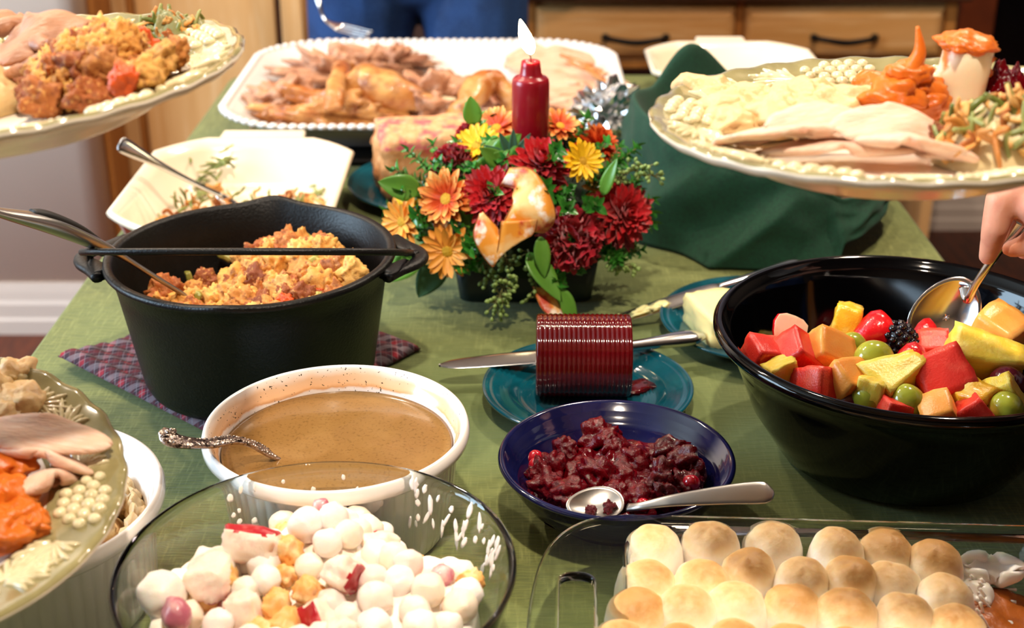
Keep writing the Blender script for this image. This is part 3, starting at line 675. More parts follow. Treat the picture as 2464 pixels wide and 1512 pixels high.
for i, (px, py, L, W, rz, rx, ry, bd, zz) in enumerate([(95, 1045, .085, .030, .02, .15, .05, .05, .030), (110, 1095, .06, .022, -.10, -.7, .1, .1, .022), (115, 1150, .045, .018, .9, -.6, .3, .2, .018)]):
    p = pl(px, py, zz)
    o = slc('turkey_slice', L, W, bd, i+33, .0045, m_turk, None, pM3 @ Vector((p.x, p.y, -.021+zz)), (pq.to_matrix().to_4x4() @ Euler((rx, ry, rz)).to_matrix().to_4x4()).to_euler())
    tag(o, ['long turkey slice lying across the lower left plate', 'pink turkey slice folded under the long one, lower left plate', 'curled end of turkey hanging toward the leaf rim, lower left plate'][i], 'turkey slice', 'turkey slices on the lower left plate')

# --- the people who hold the plates (mostly outside the picture)
W1 = Vector((.455, 1.01, T+.262))
spc = on(2272, 795, .088)                          # serving spoon bowl in the fruit
sph = aty(2405, 600, 1.01)
visible = []
def ch(pts, rs):
    return [(pts[i], rs[i], pts[i+1], rs[i+1]) for i in range(len(pts)-1)]
K = aty(2440, 480, 1.00)
visible += ch([W1, aty(2540, 470, 1.005), aty(2452, 470, 1.0)], [.026, .026, .016])
visible += ch([W1+Vector((0, .02, -.005)), aty(2530, 520, 1.03), aty(2480, 500, 1.03)], [.024, .022, .014])
visible += ch([W1+Vector((0, -.015, -.01)), aty(2530, 510, .985), aty(2490, 500, .985)], [.024, .022, .014])
visible += ch([aty(2450, 462, .998), aty(2408, 482, .994), aty(2396, 545, .992), aty(2376, 618, 1.0)], [.0150, .0118, .0110, .0072])       # index finger, pointing down
visible += ch([aty(2510, 505, .985), aty(2505, 560, .985), aty(2472, 590, .995), aty(2432, 600, 1.003)], [.0135, .0110, .0095, .0072])    # thumb
visible += ch([aty(2510, 510, 1.03), aty(2500, 570, 1.045), aty(2465, 606, 1.035)], [.0118, .0095, .0072])
visible += ch([aty(2530, 520, 1.05), aty(2525, 585, 1.062), aty(2495, 618, 1.05)], [.0115, .0092, .0072])
visible += ch([aty(2550, 530, 1.065), aty(2545, 590, 1.075), aty(2520, 618, 1.062)], [.0105, .009, .0072])
h1 = pM @ Vector((.150, .0, -.030))
W2 = h1+Vector((.085, .0, -.022))
person('person', 'hand and arm of a person reaching in from the right with a spoon', .93, .93, PI,
       [(-1, W1, visible), (1, W2, handcaps(W2, (-1, 0, .12), (0, 0, 1), 1, (.10, .05, .05), thumb=(-.9, .25, .30)))], m_shirt2, voxel=.0032)
hl = pM2 @ Vector((-.150, 0, -.030)); W3 = hl+Vector((-.085, 0, -.022))
hb = pM3 @ Vector((-.150, 0, -.030)); W4 = hb+Vector((-.085, 0, -.022))
person('person', 'person at the left, out of view, holding the two left plates', -1.00, .40, .45,
       [(1, W3, handcaps(W3, (1, 0, .10), (0, 0, 1), 1, (.10, .05, .05), thumb=(.9, .25, .30))),
        (-1, W4, handcaps(W4, (1, 0, .02), (0, 0, 1), -1, (.10, .05, .05), thumb=(.9, .25, .30)))], m_shirt3)
# ------------------------------------------------------------------ cutlery
def spoonbowl(c, d, up, a, b, depth):
    d = Vector(d).normalized(); up = Vector(up); sd = d.cross(up).normalized(); up = sd.cross(d)
    def fn(u, v):
        th = 2*PI*u; x = math.cos(th)*v; y = math.sin(th)*v; wd = 1-.16*x
        return Vector(c)+d*(a*x)+sd*(b*y*wd)+up*(depth*(v*v-1))
    return grid(fn, 40, 10, True)
def spoon(name, label, bc, d, up, a, b, depth, hpts, hw, mat, th=.0014, hup=(0, 0, 1)):
    t = thing(name, label, 'spoon', bc); bc = Vector(bc)
    o = new('spoon_bowl', spoonbowl((0, 0, 0), d, up, a, b, depth), mat, t); solid(o, th)
    new('handle', sweep([Vector(p)-bc for p in hpts], hw, hup), mat, t); return t

# ------------------------------------------------------------------ pot holder, Dutch oven, stuffing
m_plaid = M('plaid_cotton', '861a2a', .9, bump=(500, .2))
nt = m_plaid.node_tree; N = nt.nodes; L = nt.links
tcn = N.new('ShaderNodeTexCoord'); mp = N.new('ShaderNodeMapping'); mp.inputs['Rotation'].default_value = (0, 0, .78); L.new(tcn.outputs['Object'], mp.inputs[0])
prev = None
for ax, sc_, thr, hexc, fac in (('X', 62, .55, '141a28', .7), ('Y', 62, .55, '141a28', .7), ('X', 120, .93, '8f8890', .3), ('Y', 120, .93, '8f8890', .3), ('X', 31, .82, '3d1620', .7), ('Y', 31, .82, '6d7078', .5)):
    wv = N.new('ShaderNodeTexWave'); wv.wave_type = 'BANDS'; wv.bands_direction = ax; wv.inputs['Scale'].default_value = sc_/2; L.new(mp.outputs[0], wv.inputs[0])
    gt = N.new('ShaderNodeMath'); gt.operation = 'GREATER_THAN'; gt.inputs[1].default_value = thr; L.new(wv.outputs['Fac'], gt.inputs[0])
    ml = N.new('ShaderNodeMath'); ml.operation = 'MULTIPLY'; ml.inputs[1].default_value = fac; L.new(gt.outputs[0], ml.inputs[0])
    mx = N.new('ShaderNodeMix'); mx.data_type = 'RGBA'; L.new(ml.outputs[0], mx.inputs[0]); mx.inputs[7].default_value = lin(hexc)
    if prev is None: mx.inputs[6].default_value = lin('861a2a')
    else: L.new(prev, mx.inputs[6])
    prev = mx.outputs[2]
L.new(prev, N['Principled BSDF'].inputs['Base Color'])
def phfn(u, v):
    x, y = (u-.5)*.236, (v-.5)*.236; e = min(u, 1-u, v, 1-v)
    q = abs(math.sin(x*190))**.7*.0030+abs(math.sin((x-y)*90))*.0008
    lift = .045*max(0, (-x+y*.2)/.236-.35)+.040*max(0, (x+y)/.236-.70)
    return (x, y, (.0052*min(1, (e/.03))**.5)+q*min(1, e/.04)+lift+.0012)
cph = Vector((-.252, 1.150, T)); o = new('pot_holder', grid(phfn, 90, 90), m_plaid, None, cph, (0, 0, .78+.12))
tag(solid(o, .0022, -1), 'quilted red and navy plaid pot holder under the black pot', 'pot holder')
DC = Vector((-.2255, 1.102, T+.0095))
t = thing('dutch_oven', 'black cast iron Dutch oven on the plaid pot holder', 'pot', DC)
def lip(a, r, z, k):
    if z > .085 and r > .1:
        s = sum(math.exp(-((((a-b+PI) % (2*PI))-PI)/.16)**2) for b in (PI/2+.0, 3*PI/2)); f = (z-.085)/.035
        return r+.007*s*f, z+.004*s*f
    return r, z
new('pot_body', lathe([(0, .0), (.092, .0), (.099, .003), (.102, .010), (.1155, .095), (.1185, .110), (.1235, .1135), (.125, .1155), (.1245, .1185), (.1225, .1195), (.1185, .1192), (.1165, .117), (.1125, .09), (.0975, .012), (.09, .006), (0, .006)], 128, lip), m_cast, t)
for s in (1, -1):
    g = G(); e = [(.121, .046), (.130, .030), (.142, .015), (.1465, .0), (.142, -.015), (.130, -.030), (.121, -.046)]
    g.add(sweep([(s*x, y*1.0, .112) for x, y in e], [(.005, .004), (.0065, .004), (.007, .004), (.007, .004), (.007, .004), (.0065, .004), (.005, .004)], n=6))
    g.add(sweep([(s*.119, .04, .112), (s*.130, .022, .112), (s*.134, .012, .112)], [(.010, .0045), (.009, .0045), (.004, .004)], n=5))
    g.add(sweep([(s*.119, -.04, .112), (s*.130, -.022, .112), (s*.134, -.012, .112)], [(.010, .0045), (.009, .0045), (.004, .004)], n=5))
    new('ear', g.geo(), m_cast, t)
el = math.radians(22.5); pts = []
for i in range(15):
    ph = PI*i/14; r = .134+.004*math.sin(ph)
    cx = r*math.copysign(abs(math.cos(ph))**.8, math.cos(ph)); d = .105*math.sin(ph)**.8
    pts.append((cx*1.03, -d*math.cos(el)+.0, .1165+d*math.sin(el)))
bl = G().add(tube(pts, .0030, 10, 4))
for s in (1, -1): bl.add(tube([(s*.1415, .003, .1165), (s*.1415, .004, .106), (s*.137, -.003, .104), (s*.133, -.001, .109)], .0034, 8, 4))
new('bail_handle', bl.geo(), m_cast, t)
ST = thing('bread_stuffing', 'chunky browned bread stuffing with celery and herbs in the black pot', 'stuffing', DC)
hz = lambda x, y: .073+.022*max(-.35, min(1, (x*.9+y*.25+.02)/.085))*1.0+.006*noise.noise(Vector((x*40, y*40, 1)))
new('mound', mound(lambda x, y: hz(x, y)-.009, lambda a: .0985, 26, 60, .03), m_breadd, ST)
RR = random.Random(3)
for i in range(290):
    a = RR.uniform(0, 2*PI); r = math.sqrt(RR.random())*.103; x, y = r*math.cos(a), r*math.sin(a)
    nm, ms, w_, sc = RR.choices(POOL_STUFF, [9, 3.0, .9, 1.0])[0]
    s = RR.uniform(.0075, .0140)*sc
    if r+s*1.25 > .1045: continue
    if x < -.03 and y > .02 and RR.random() < .8: continue
    place(nm, RR.choice(ms), ST, (x, y, hz(x, y)+RR.uniform(-.006, .008)), rrot(RR), s)
A = on(505, 748, .068); B = on(300, 622, .135); E_ = on(0, 512, .205)
t = thing('serving_spoon', 'steel serving spoon with black grip standing in the stuffing', 'spoon', B)
sh = [A+(A-B)*.25, A, A.lerp(B, .5), B, B.lerp(E_, .25)+Vector((0, 0, .004)), B.lerp(E_, .6)+Vector((0, 0, .006)), E_, E_+(E_-B)*.15]
new('handle', sweep([p-B for p in sh], [(.0045, .0022), (.0045, .0022), (.0045, .0022), (.006, .0028), (.010, .0055), (.013, .0075), (.010, .004), (.008, .003)]), m_steel2, t)
p = [B.lerp(E_, k)+Vector((0, 0, z)) for k, z in ((.22, .0085), (.40, .0125), (.62, .0135), (.74, .0115))]
new('grip', sweep([q-B for q in p], [(.005, .002), (.0085, .0036), (.0088, .0036), (.005, .002)]), m_grip, t)
o = new('spoon_bowl', spoonbowl(tuple(A-B+(A-B).normalized()*.03), (A-B), (.3, .2, 1), .035, .024, .010), m_steel2, t); solid(o, .0016)

# ------------------------------------------------------------------ white fluted dishes
def fluted(name, label, c, r, h, mat_in, group):
    k = r/.097
    t = thing(name, label, 'dish', c, group=group)
    prof = [(0, .004), (.068*k, .004), (.072*k, 0), (.078*k, 0), (.081*k, .003), (.0825*k, .010), (.0882*k, h-.016), (.0895*k, h-.013), (.0945*k, h-.0125), (.0967*k, h-.010), (.0970*k, h-.006), (.0955*k, h-.001), (.0935*k, h), (.0918*k, h-.0015), (.0892*k, h-.008), (.0874*k, h-.013), (.0862*k, h-.0145), (.0852*k, h-.0165), (.0775*k, .014), (.074*k, .009), (0, .0085)]
    nf = 64
    def fl(a, rr, z, kk):
        if 5 <= kk <= 6: return rr+.0011*abs(math.sin(a*nf/2))**.6-.0008, z
        return rr, z
    new('dish_body', lathe(prof, nf*8, fl, [0]*13+[1]*7), [m_white, mat_in], t); return t
# gravy stains: a dried peach band and pepper specks on the inner wall
m_stain = M('stained_white', 'f1e7e2', .2, coat=.3); nt = m_stain.node_tree; N = nt.nodes; L = nt.links
tcn = N.new('ShaderNodeTexCoord'); sx = N.new('ShaderNodeSeparateXYZ'); L.new(tcn.outputs['Object'], sx.inputs[0])
n1 = N.new('ShaderNodeTexNoise'); n1.inputs['Scale'].default_value = 30; n1.inputs['Detail'].default_value = 4; L.new(tcn.outputs['Object'], n1.inputs['Vector'])
def mth(op, a, b):
    m_ = N.new('ShaderNodeMath'); m_.operation = op
    for i, q in enumerate((a, b)):
        if isinstance(q, (int, float)): m_.inputs[i].default_value = q
        else: L.new(q, m_.inputs[i])
    return m_.outputs[0]
zz = mth('ADD', sx.outputs[2], mth('MULTIPLY', mth('SUBTRACT', n1.outputs[0], .5), .012))
cr = N.new('ShaderNodeValToRGB'); e = cr.color_ramp.elements
e[0].position = 0; e[0].color = lin('f1e6e0'); e[1].position = 1; e[1].color = lin('f4ece8')
for p_, h_ in ((.60, 'f1e6e0'), (.64, 'd9a06c'), (.69, 'eebd90'), (.83, 'f0c8a2'), (.94, 'f4e2d4')): q = e.new(p_); q.color = lin(h_)
mr = N.new('ShaderNodeMapRange'); mr.inputs['From Min'].default_value = .045; mr.inputs['From Max'].default_value = .085; L.new(zz, mr.inputs[0]); L.new(mr.outputs[0], cr.inputs[0])
n2 = N.new('ShaderNodeTexNoise'); n2.inputs['Scale'].default_value = 420; n2.inputs['Detail'].default_value = 2; L.new(tcn.outputs['Object'], n2.inputs['Vector'])
n3 = N.new('ShaderNodeTexNoise'); n3.inputs['Scale'].default_value = 26; L.new(tcn.outputs['Object'], n3.inputs['Vector'])
sp = mth('GREATER_THAN', mth('ADD', n2.outputs[0], mth('MULTIPLY', n3.outputs[0], .35)), .865)
mx = N.new('ShaderNodeMix'); mx.data_type = 'RGBA'; L.new(sp, mx.inputs[0]); L.new(cr.outputs[0], mx.inputs[6]); mx.inputs[7].default_value = lin('4a4232')
L.new(mx.outputs[2], N['Principled BSDF'].inputs['Base Color'])
GC = Vector((-.1275, .8725, T)); GH = .086
fluted('gravy_dish', 'round white fluted dish full of brown gravy', GC, .0968, GH, m_stain, 'white fluted dishes')
m_gravy = M('gravy', '876335', .16, coat=.3, sss=.05, var=[('6f5028', 420, .54, .72), ('977342', 14, .5, .75)], bump=(30, .25))
tag(new('gravy', lathe([(0, .0662), (.02, .0662), (.04, .0664), (.06, .0661), (.075, .0663), (.0825, .0667), (.0842, .0676), (.0815, .060), (0, .060)], 96, lambda a, r, z, k: (r*(1-.004), z+(.0004*math.sin(3*a+r*90) if k < 6 else 0))), m_gravy, None, GC), 'smooth brown gravy filling the white fluted dish', 'gravy')
lp = [on(388, 1036, .112), on(425, 1060, .106), on(495, 1068, .096), on(560, 1060, .090), on(610, 1072, .080), on(662, 1102, .067), on(700, 1130, .048)]
t = thing('gravy_spoon', 'ornate tarnished silver spoon handle resting in the gravy dish', 'spoon', lp[3])
new('handle', sweep([p-lp[3] for p in lp], [(.004, .0015), (.0105, .0026), (.0072, .0024), (.0058, .0022), (.0048, .0022), (.0042, .0022), (.004, .002)], n=12, seg=16), m_silver, t)
g = G(); RR = random.Random(4)
Q = crom(lp, 10)
for i in range(4, 50):
    p = Q[i]-lp[3]; tt = (Q[i+1]-Q[i]).normalized(); sd = tt.cross(Vector((0, 0, 1))).normalized()
    wv = .0085 if i < 14 else .0052
    for s in (-1, 1): g.add(ico(1), Matrix.Translation(p+sd*s*wv*RR.uniform(.5, .85)+Vector((0, 0, .0018))) @ Matrix.Diagonal((.0014, .0014, .0010, 1)))
    if i < 16: g.add(ico(1), Matrix.Translation(p+sd*RR.uniform(-.5, .5)*wv+Vector((0, 0, .0022))) @ Matrix.Diagonal((.0022, .0016, .0012, 1)))
new('scroll_relief', g.geo(), m_silver, t)['kind'] = 'stuff'
new('spoon_bowl', spoonbowl(tuple(on(735, 1150, .030)-lp[3]), (1, -.2, -.2), (0, 0, 1), .030, .020, .007), m_silver, t)
MC = Vector((-.335, .775, T))
fluted('potato_dish', 'white fluted dish of mashed potatoes under the lower left plate', MC, .103, .086, m_white, 'white fluted dishes')
MP = thing('mashed_potato', 'mashed potatoes left in the white fluted dish at lower left', 'mashed potato', MC)
new('mound', heap(0, 0, .082, .082, .056, .0105, .3, 35, 77, 0, lump=.2), m_mash, MP)
RR = random.Random(6)
for i in range(16):
    a = RR.uniform(0, 6.28); r = .062*math.sqrt(RR.random()); new('lump', blob(.016, .013, .009, .6, 1.6, i+5, 3, 4), m_mash, MP, (r*math.cos(a), r*math.sin(a), .058-.1*r*r/.01*.02), (0, 0, a))

for i in range(14):
    a = -.75+i*.13; zz_ = .040+.016*RR.random(); rr_ = .0805+(zz_-.014)*.10
    new('lump', blob(.013, .006, .011, .5, 1.5, i+50, 3, 3), m_mash, MP, ((rr_-.003)*math.cos(a), (rr_-.003)*math.sin(a), zz_), (0, 0, a+PI/2))
# ------------------------------------------------------------------ teal plates, jelly, knife
def teal_plate(label, c, r=.092):
    k = r/.092; prof = [(0, .0075), (.046*k, .0075)]
    for i in range(4): prof += [(k*(.047+i*.0032), .0086), (k*(.0486+i*.0032), .0073)]
    prof += [(.062*k, .0088), (.068*k, .0112)]
    for i in range(4): prof += [(k*(.070+i*.0042), .0133+i*.0014), (k*(.0721+i*.0042), .0124+i*.0014)]
    prof += [(.0885*k, .0185), (.091*k, .0195), (.092*k, .0185), (.0915*k, .0165), (.08*k, .0105), (.06*k, .004), (.052*k, .0035), (.050*k, 0), (.044*k, 0), (.043*k, .003), (0, .003)]
    return tag(new('teal_plate', lathe(prof, 128), m_teal, None, c), label, 'plate', 'ringed teal plates')
PC = Vector((.0660, 1.063, T)); teal_plate('teal ringed plate under the ridged cranberry jelly', PC)
m_jelly = M('cranberry_jelly', '4e0508', .10, coat=.4, sss=.3, sssr=(.015, .002, .001), var=('640a10', 14, .45, .75))
JC = Vector((.0617, 1.066, T+.0085+.0365))
prof = [(0, -.0405), (.030, -.0412), (.0345, -.0405), (.036, -.039)]
nr = 19
for i in range(nr*6+1):
    x = -.0385+.077*i/(nr*6); prof.append((  .0362-.0007*(.5+.5*math.cos(2*PI*i/6))**1.5*(1), x))
prof += [(.0358, .039), (.0345, .0405), (.030, .041), (0, .0408)]
v, f, fm = lathe(prof, 80)
v = [(z, y, x) if True else 0 for x, y, z in v]
v = [(x, y*1.0, z if z > -.030 else -.030+(z+.030)*.93) for x, y, z in v]
tag(new('cranberry_jelly', (v, [q[::-1] for q in f]), m_jelly, None, JC, (0, 0, -.015)), 'ridged log of dark red canned cranberry jelly on teal plate', 'jelly')
tag(new('jelly_smear', blob(.016, .012, .0012, .5, 2, 3, 3), m_jelly, None, on(1530, 930, .0105), (0, 0, .5)), 'small wet jelly smear beside the log on teal plate', 'jelly')
def knife(label, tip, mid, end, name='table_knife', hh=.0095, mat=None, hook=0):
    t = thing(name, label, 'knife', mid); mat = mat or m_steel
    tip, mid, end = Vector(tip), Vector(mid), Vector(end); d = (mid-tip)
    P = [tip-mid, tip+d*.12-mid, tip+d*.5-mid, tip+d*.9-mid, d*0]
    new('blade', sweep(P, [(.002, .0006), (.007, .0008), (.0095, .0009), (.009, .0012), (.005, .0018)], (0, -.25, 1)), mat, t)
    e = end-mid; new('handle', sweep([e*-.02, e*.1, e*.45, e*.85, e], [(.004, .003), (.0048, .0036), (.0065, .0042), (hh, .0045), (.004, .002)], (0, -.25, 1), n=10), mat, t); return t
knife('steel table knife lying across the teal plate behind the jelly', on(1056, 880, .020), on(1440, 845, .0255), on(1695, 808, .026), mat=m_steel)
BP = Vector((.243, 1.205, T)); teal_plate('teal ringed plate holding butter beside the fruit bowl', BP, .100)
m_butter = M('butter', 'f0e2a0', .35, sss=.3, bump=(40, .3))
p = on(1735, 795, .02); tag(new('butter', chunk(.030, .036, .017, .10, 1.4, 8, 8, .12), m_butter, None, Vector((p.x+.006, p.y+.01, T+.0085+.018)), (0, 0, .25)), 'block of pale butter on the teal plate', 'butter')
ks = knife('butter knife smeared with butter, propped on the butter plate', on(1467, 775, .006), on(1735, 690, .030), on(1935, 632, .036))
for i, k in enumerate((.04, .30, .44)):
    p = on(1467, 775, .006).lerp(on(1735, 690, .030), k)-on(1735, 690, .030)
    new('butter_smear', blob((.010, .016, .013)[i], .0065, .0022, .7, 1.8, i+3, 3, 4), m_butter, ks, p+Vector((0, -.001, .0018)), (0, -.1, .55))
# loaf on its plate
teal_plate('teal ringed plate under the cranberry bread loaf', Vector((-.085, 1.610, T)), .118)
m_loaf = M('quick_bread', 'c98a52', .75, var=[('a85a30', 34, .5, .7), ('dba671', 90, .5, .75), ('b23a3a', 40, .62, .7)], bump=(110, .9))
m_loaft = M('quick_bread_top', 'd59a68', .75, var=[('c4545a', 48, .48, .62), ('e0b58a', 110, .5, .75)], bump=(110, 1.0))
v, f = chunk(.095, .048, .038, .06, 2.5, 4, 12, .16, 4)
v = [(x, y, z+(.012*(1-(y/.05)**2)*max(0, z/.038) if z > 0 else 0)) for x, y, z in v]
fm = [1 if sum(v[i][2] for i in q)/len(q) > .028 else 0 for q in f]
tag(new('bread_loaf', (v, f, fm), [m_loaf, m_loaft], None, Vector((-.072, 1.612, T+.048)), (0, 0, .20)), 'crumbly quick bread loaf flecked with red berries behind the flowers', 'loaf')
# foil
v, f = blob(.038, .034, .038, .75, 3.2, 9, 4, 4)
tag(new('foil_ball', (v, f), m_foil, None, Vector((.120, 1.682, T+.078)), smooth=False), 'crumpled ball of aluminium foil behind the flowers', 'foil')

# ------------------------------------------------------------------ navy bowl with cranberry sauce
NC = Vector((.0775, .8830, T))
prof = [(0, .003), (.040, .003), (.042, 0), (.047, 0), (.048, .003), (.058, .010), (.070, .022), (.079, .036), (.0845, .0475), (.0875, .0490), (.0882, .0505), (.0872, .0525), (.0855, .0530), (.083, .0518), (.0805, .0465), (.0795, .0462), (.0785, .0425), (.0772, .0422), (.0760, .0385), (.0745, .0380), (.0725, .034), (.066, .025), (.054, .015), (.04, .0105), (0, .0095)]
tag(new('navy_bowl', lathe(prof, 128), m_navy, None, NC), 'glossy navy blue bowl of cranberry sauce', 'bowl')
CS = thing('cranberry_sauce', 'chunky deep red whole-berry cranberry sauce in the navy bowl', 'cranberry sauce', NC)
new('mound', heap(0, 0, .067, .067, .022, .022, .3, 55, 5, 0, 120, 60, .15), m_cran, CS)
RR = random.Random(21)
m_cranu = M('cranberry_gel', '560109', .12, spec=.4, var=[('3a0209', 160, .48, .7), ('7c0614', 130, .58, .8)], bump=(500, 1.0), unit=True)
lumps = [mkmesh('sauce_lump', blob(1, .9, .75, .50, 1.4, s+3, 4, 5), m_cranu) for s in range(6)]
m_berry = M('cranberry_skin', '9c0a1c', .15, coat=.6, sss=.3)
berry = mkmesh('cranberry', blob(1, 1, 1, .06, 1.4, 2, 3), m_berry)
for (px, py, s) in [(1330, 1120, .012), (1300, 1170, .012), (1390, 1130, .012), (1440, 1065, .015), (1480, 1085, .013), (1530, 1110, .013), (1620, 1080, .015), (1640, 1110, .012), (1680, 1120, .011), (1600, 1150, .013), (1500, 1150, .013), (1440, 1150, .014), (1570, 1180, .013), (1370, 1190, .013), (1320, 1210, .011), (1650, 1165, .012), (1690, 1160, .009), (1480, 1200, .012), (1540, 1205, .012), (1600, 1200, .011), (1280, 1140, .010), (1360, 1085, .010)]:
    p = on(px, py, .043)-NC; p *= min(1, .058/math.hypot(p.x, p.y)); place('sauce_lump', RR.choice(lumps), CS, (p.x, p.y, .042+RR.uniform(-.004, .003)), rrot(RR), s*1.1)
for (px, py, s) in [(1281, 1102, .0062), (1256, 1120, .0055), (1668, 1165, .0066), (1560, 1235, .005)]:
    p = on(px, py, .046)-NC; p *= min(1, .060/math.hypot(p.x, p.y)); place('cranberry', berry, CS, (p.x, p.y, .046), rrot(RR), s)
bc = on(1432, 1212, .052); rim = on(1640, 1207, .062)
spoon('spoon', 'plain steel spoon resting in the cranberry sauce', bc, (-1, -.12, -.05), (.05, -.35, 1), .0205, .0145, .0055,
      [on(1510, 1222, .050), on(1545, 1218, .056), on(1620, 1205, .063), on(1740, 1192, .068), on(1825, 1186, .070), on(1850, 1186, .0698), on(1862, 1186, .0695)],
      [(.0035, .0014), (.0032, .0016), (.0048, .0013), (.0074, .0012), (.0088, .0012), (.0070, .0011), (.0020, .0008)], m_steel2, .0012, (0, -.5, .87))
for k in range(5):
    p = bc+Vector((RR.uniform(-.013, .013), RR.uniform(-.008, .008), -.003)); o = place('sauce_lump', RR.choice(lumps), CS, p-NC, rrot(RR), .0042)
# ------------------------------------------------------------------ glass bowl with creamy fruit salad
BC = Vector((-.1178, .6881, T))
prof = [(0, .002), (.045, .002), (.05, 0), (.056, .001), (.075, .010), (.093, .026), (.107, .048), (.116, .072), (.1195, .086), (.1207, .0895), (.1203, .0915), (.1190, .092), (.1175, .0905), (.1155, .085), (.1120, .072), (.103, .049), (.089, .0285), (.072, .0135), (.05, .0055), (0, .005)]
tag(new('glass_bowl', lathe(prof, 128), m_glass, None, BC), 'clear glass bowl of creamy marshmallow fruit salad', 'bowl')
m_cream2 = M('salad_cream', 'fff6ec', .4, sss=.3, var=('fae6d2', 40, .5, .8), bump=(120, .4))
m_mini = M('coated_marshmallow', 'fdf4e4', .42, sss=.4, rnd=['fff8f1', 'fdf0de', 'fce8d2', 'fff8f3', 'fbe2d8', 'fdf4e6'], bump=(500, .4), unit=True)
m_apple = M('coated_apple', 'fbe8d6', .4, sss=.3, var=('f4ccbc', 90, .48, .7), bump=(500, .4), unit=True)
m_appskin = M('apple_skin', 'b3202c', .3, var=('e08080', 60, .5, .72), unit=True)
m_grapeh = M('coated_grape', 'b8687a', .3, sss=.3, var=('ecc6c4', 45, .45, .65), unit=True)
m_orng = M('coated_orange', 'f2b468', .4, sss=.3, var=('f8dba8', 50, .48, .7), bump=(500, .4), unit=True)
FS = thing('fruit_salad', 'creamy white marshmallow and fruit salad heaped in the glass bowl', 'fruit salad', BC)
def sz(x, y):
    q = (x*x+y*y)/.1**2
    z = .070+.022*math.exp(-((x-.005)**2+(y-.030)**2)/.035**2)+.012*math.exp(-((x+.06)**2+(y+.0)**2)/.04**2)+.010*math.exp(-((x-.075)**2+(y-.005)**2)/.04**2)
    z -= .028*math.exp(-((x-.065)**2+(y-.065)**2)/.034**2)+.022*math.exp(-((x+.075)**2+(y-.055)**2)/.03**2)
    return z-.012*q*q
new('cream_base', mound(lambda x, y: sz(x, y)-.006+.004*noise.noise(Vector((x*60, y*60, 0))), lambda a: .0985, 30, 80, .040), m_cream2, FS)
RR = random.Random(31)
minis = [mkmesh('mini_marshmallow', chunk(1, 1, .95, .10, 1.2, s+3, 8, .90, 2), m_mini) for s in range(5)]
def applem(s):
    g = chunk(1.25, .8, .75, .20, 1.3, s, 8, .5, 2)
    return mkmesh('apple_chunk', (g[0], g[1], [1 if sum(g[0][i][2] for i in q)/4 > .60 else 0 for q in g[1]]), [m_apple, m_appskin])
apples = [applem(s) for s in range(4)]
grapeh = [mkmesh('grape_half', blob(1, .8, .7, .15, 1.5, s, 3), m_grapeh) for s in range(3)]
orng = [mkmesh('orange_chunk', chunk(1, .8, .75, .3, 1.7, s+8, 8, .6), m_orng) for s in range(3)]
spots = []
for i in range(1500):
    a = RR.uniform(0, 2*PI); r = .097*math.sqrt(RR.random()); x, y = r*math.cos(a), r*math.sin(a)
    if y < -.075: continue
    k = RR.choices(['m', 'a', 'g', 'o'], [11, 2.2, .7, 1.6])[0]; s = {'m': RR.uniform(.0078, .0098), 'a': RR.uniform(.010, .014), 'g': .0095, 'o': RR.uniform(.008, .011)}[k]
    if any((x-u)**2+(y-v_)**2 < ((s+w_)*.72)**2 for u, v_, w_ in spots): continue
    if r+s > .103: continue
    spots.append((x, y, s)); z = sz(x, y)+RR.uniform(-.004, .005)
    nm, ms = {'m': ('mini_marshmallow', minis), 'a': ('apple_chunk', apples), 'g': ('grape_half', grapeh), 'o': ('orange_chunk', orng)}[k]
    place(nm, RR.choice(ms), FS, (x, y, z), rrot(RR), s)
for (px, py, s, nm, m_) in [(600, 1310, .017, 'apple_chunk', apples[0]), (510, 1385, .020, 'apple_chunk', apples[1]), (390, 1430, .016, 'mini_marshmallow', minis[0]), (425, 1480, .015, 'grape_half', grapeh[0]), (770, 1218, .008, 'grape_half', grapeh[1]), (735, 1265, .013, 'mini_marshmallow', minis[2]), (800, 1250, .012, 'mini_marshmallow', minis[1])]:
    p = on(px, py, .095 if py < 1350 else .085)-BC; place(nm, m_, FS, p, rrot(RR), s*.8)
g = G()
for i in range(60):
    a = RR.uniform(.25, 1.15) if i < 44 else RR.uniform(1.3, 2.3); z = RR.uniform(.058, .086)-(.0 if i < 44 else .0); rr = .1070+(z-.055)*.24-.0004
    L_ = RR.uniform(.003, .010) if i < 44 else RR.uniform(.002, .004)
    g.add(blob(.0014, .0010, 1, .3, 2, i, 2), Matrix.Translation((rr*math.cos(a), rr*math.sin(a), z)) @ rotz(a) @ Matrix.Rotation(.24, 4, 'Y') @ Matrix.Rotation(RR.uniform(-.4, .4), 4, 'X') @ Matrix.Diagonal((.35, RR.uniform(1.2, 2.6), L_*.8, 1)))
new('cream_streaks', g.geo(), m_cream2, FS)['kind'] = 'stuff'

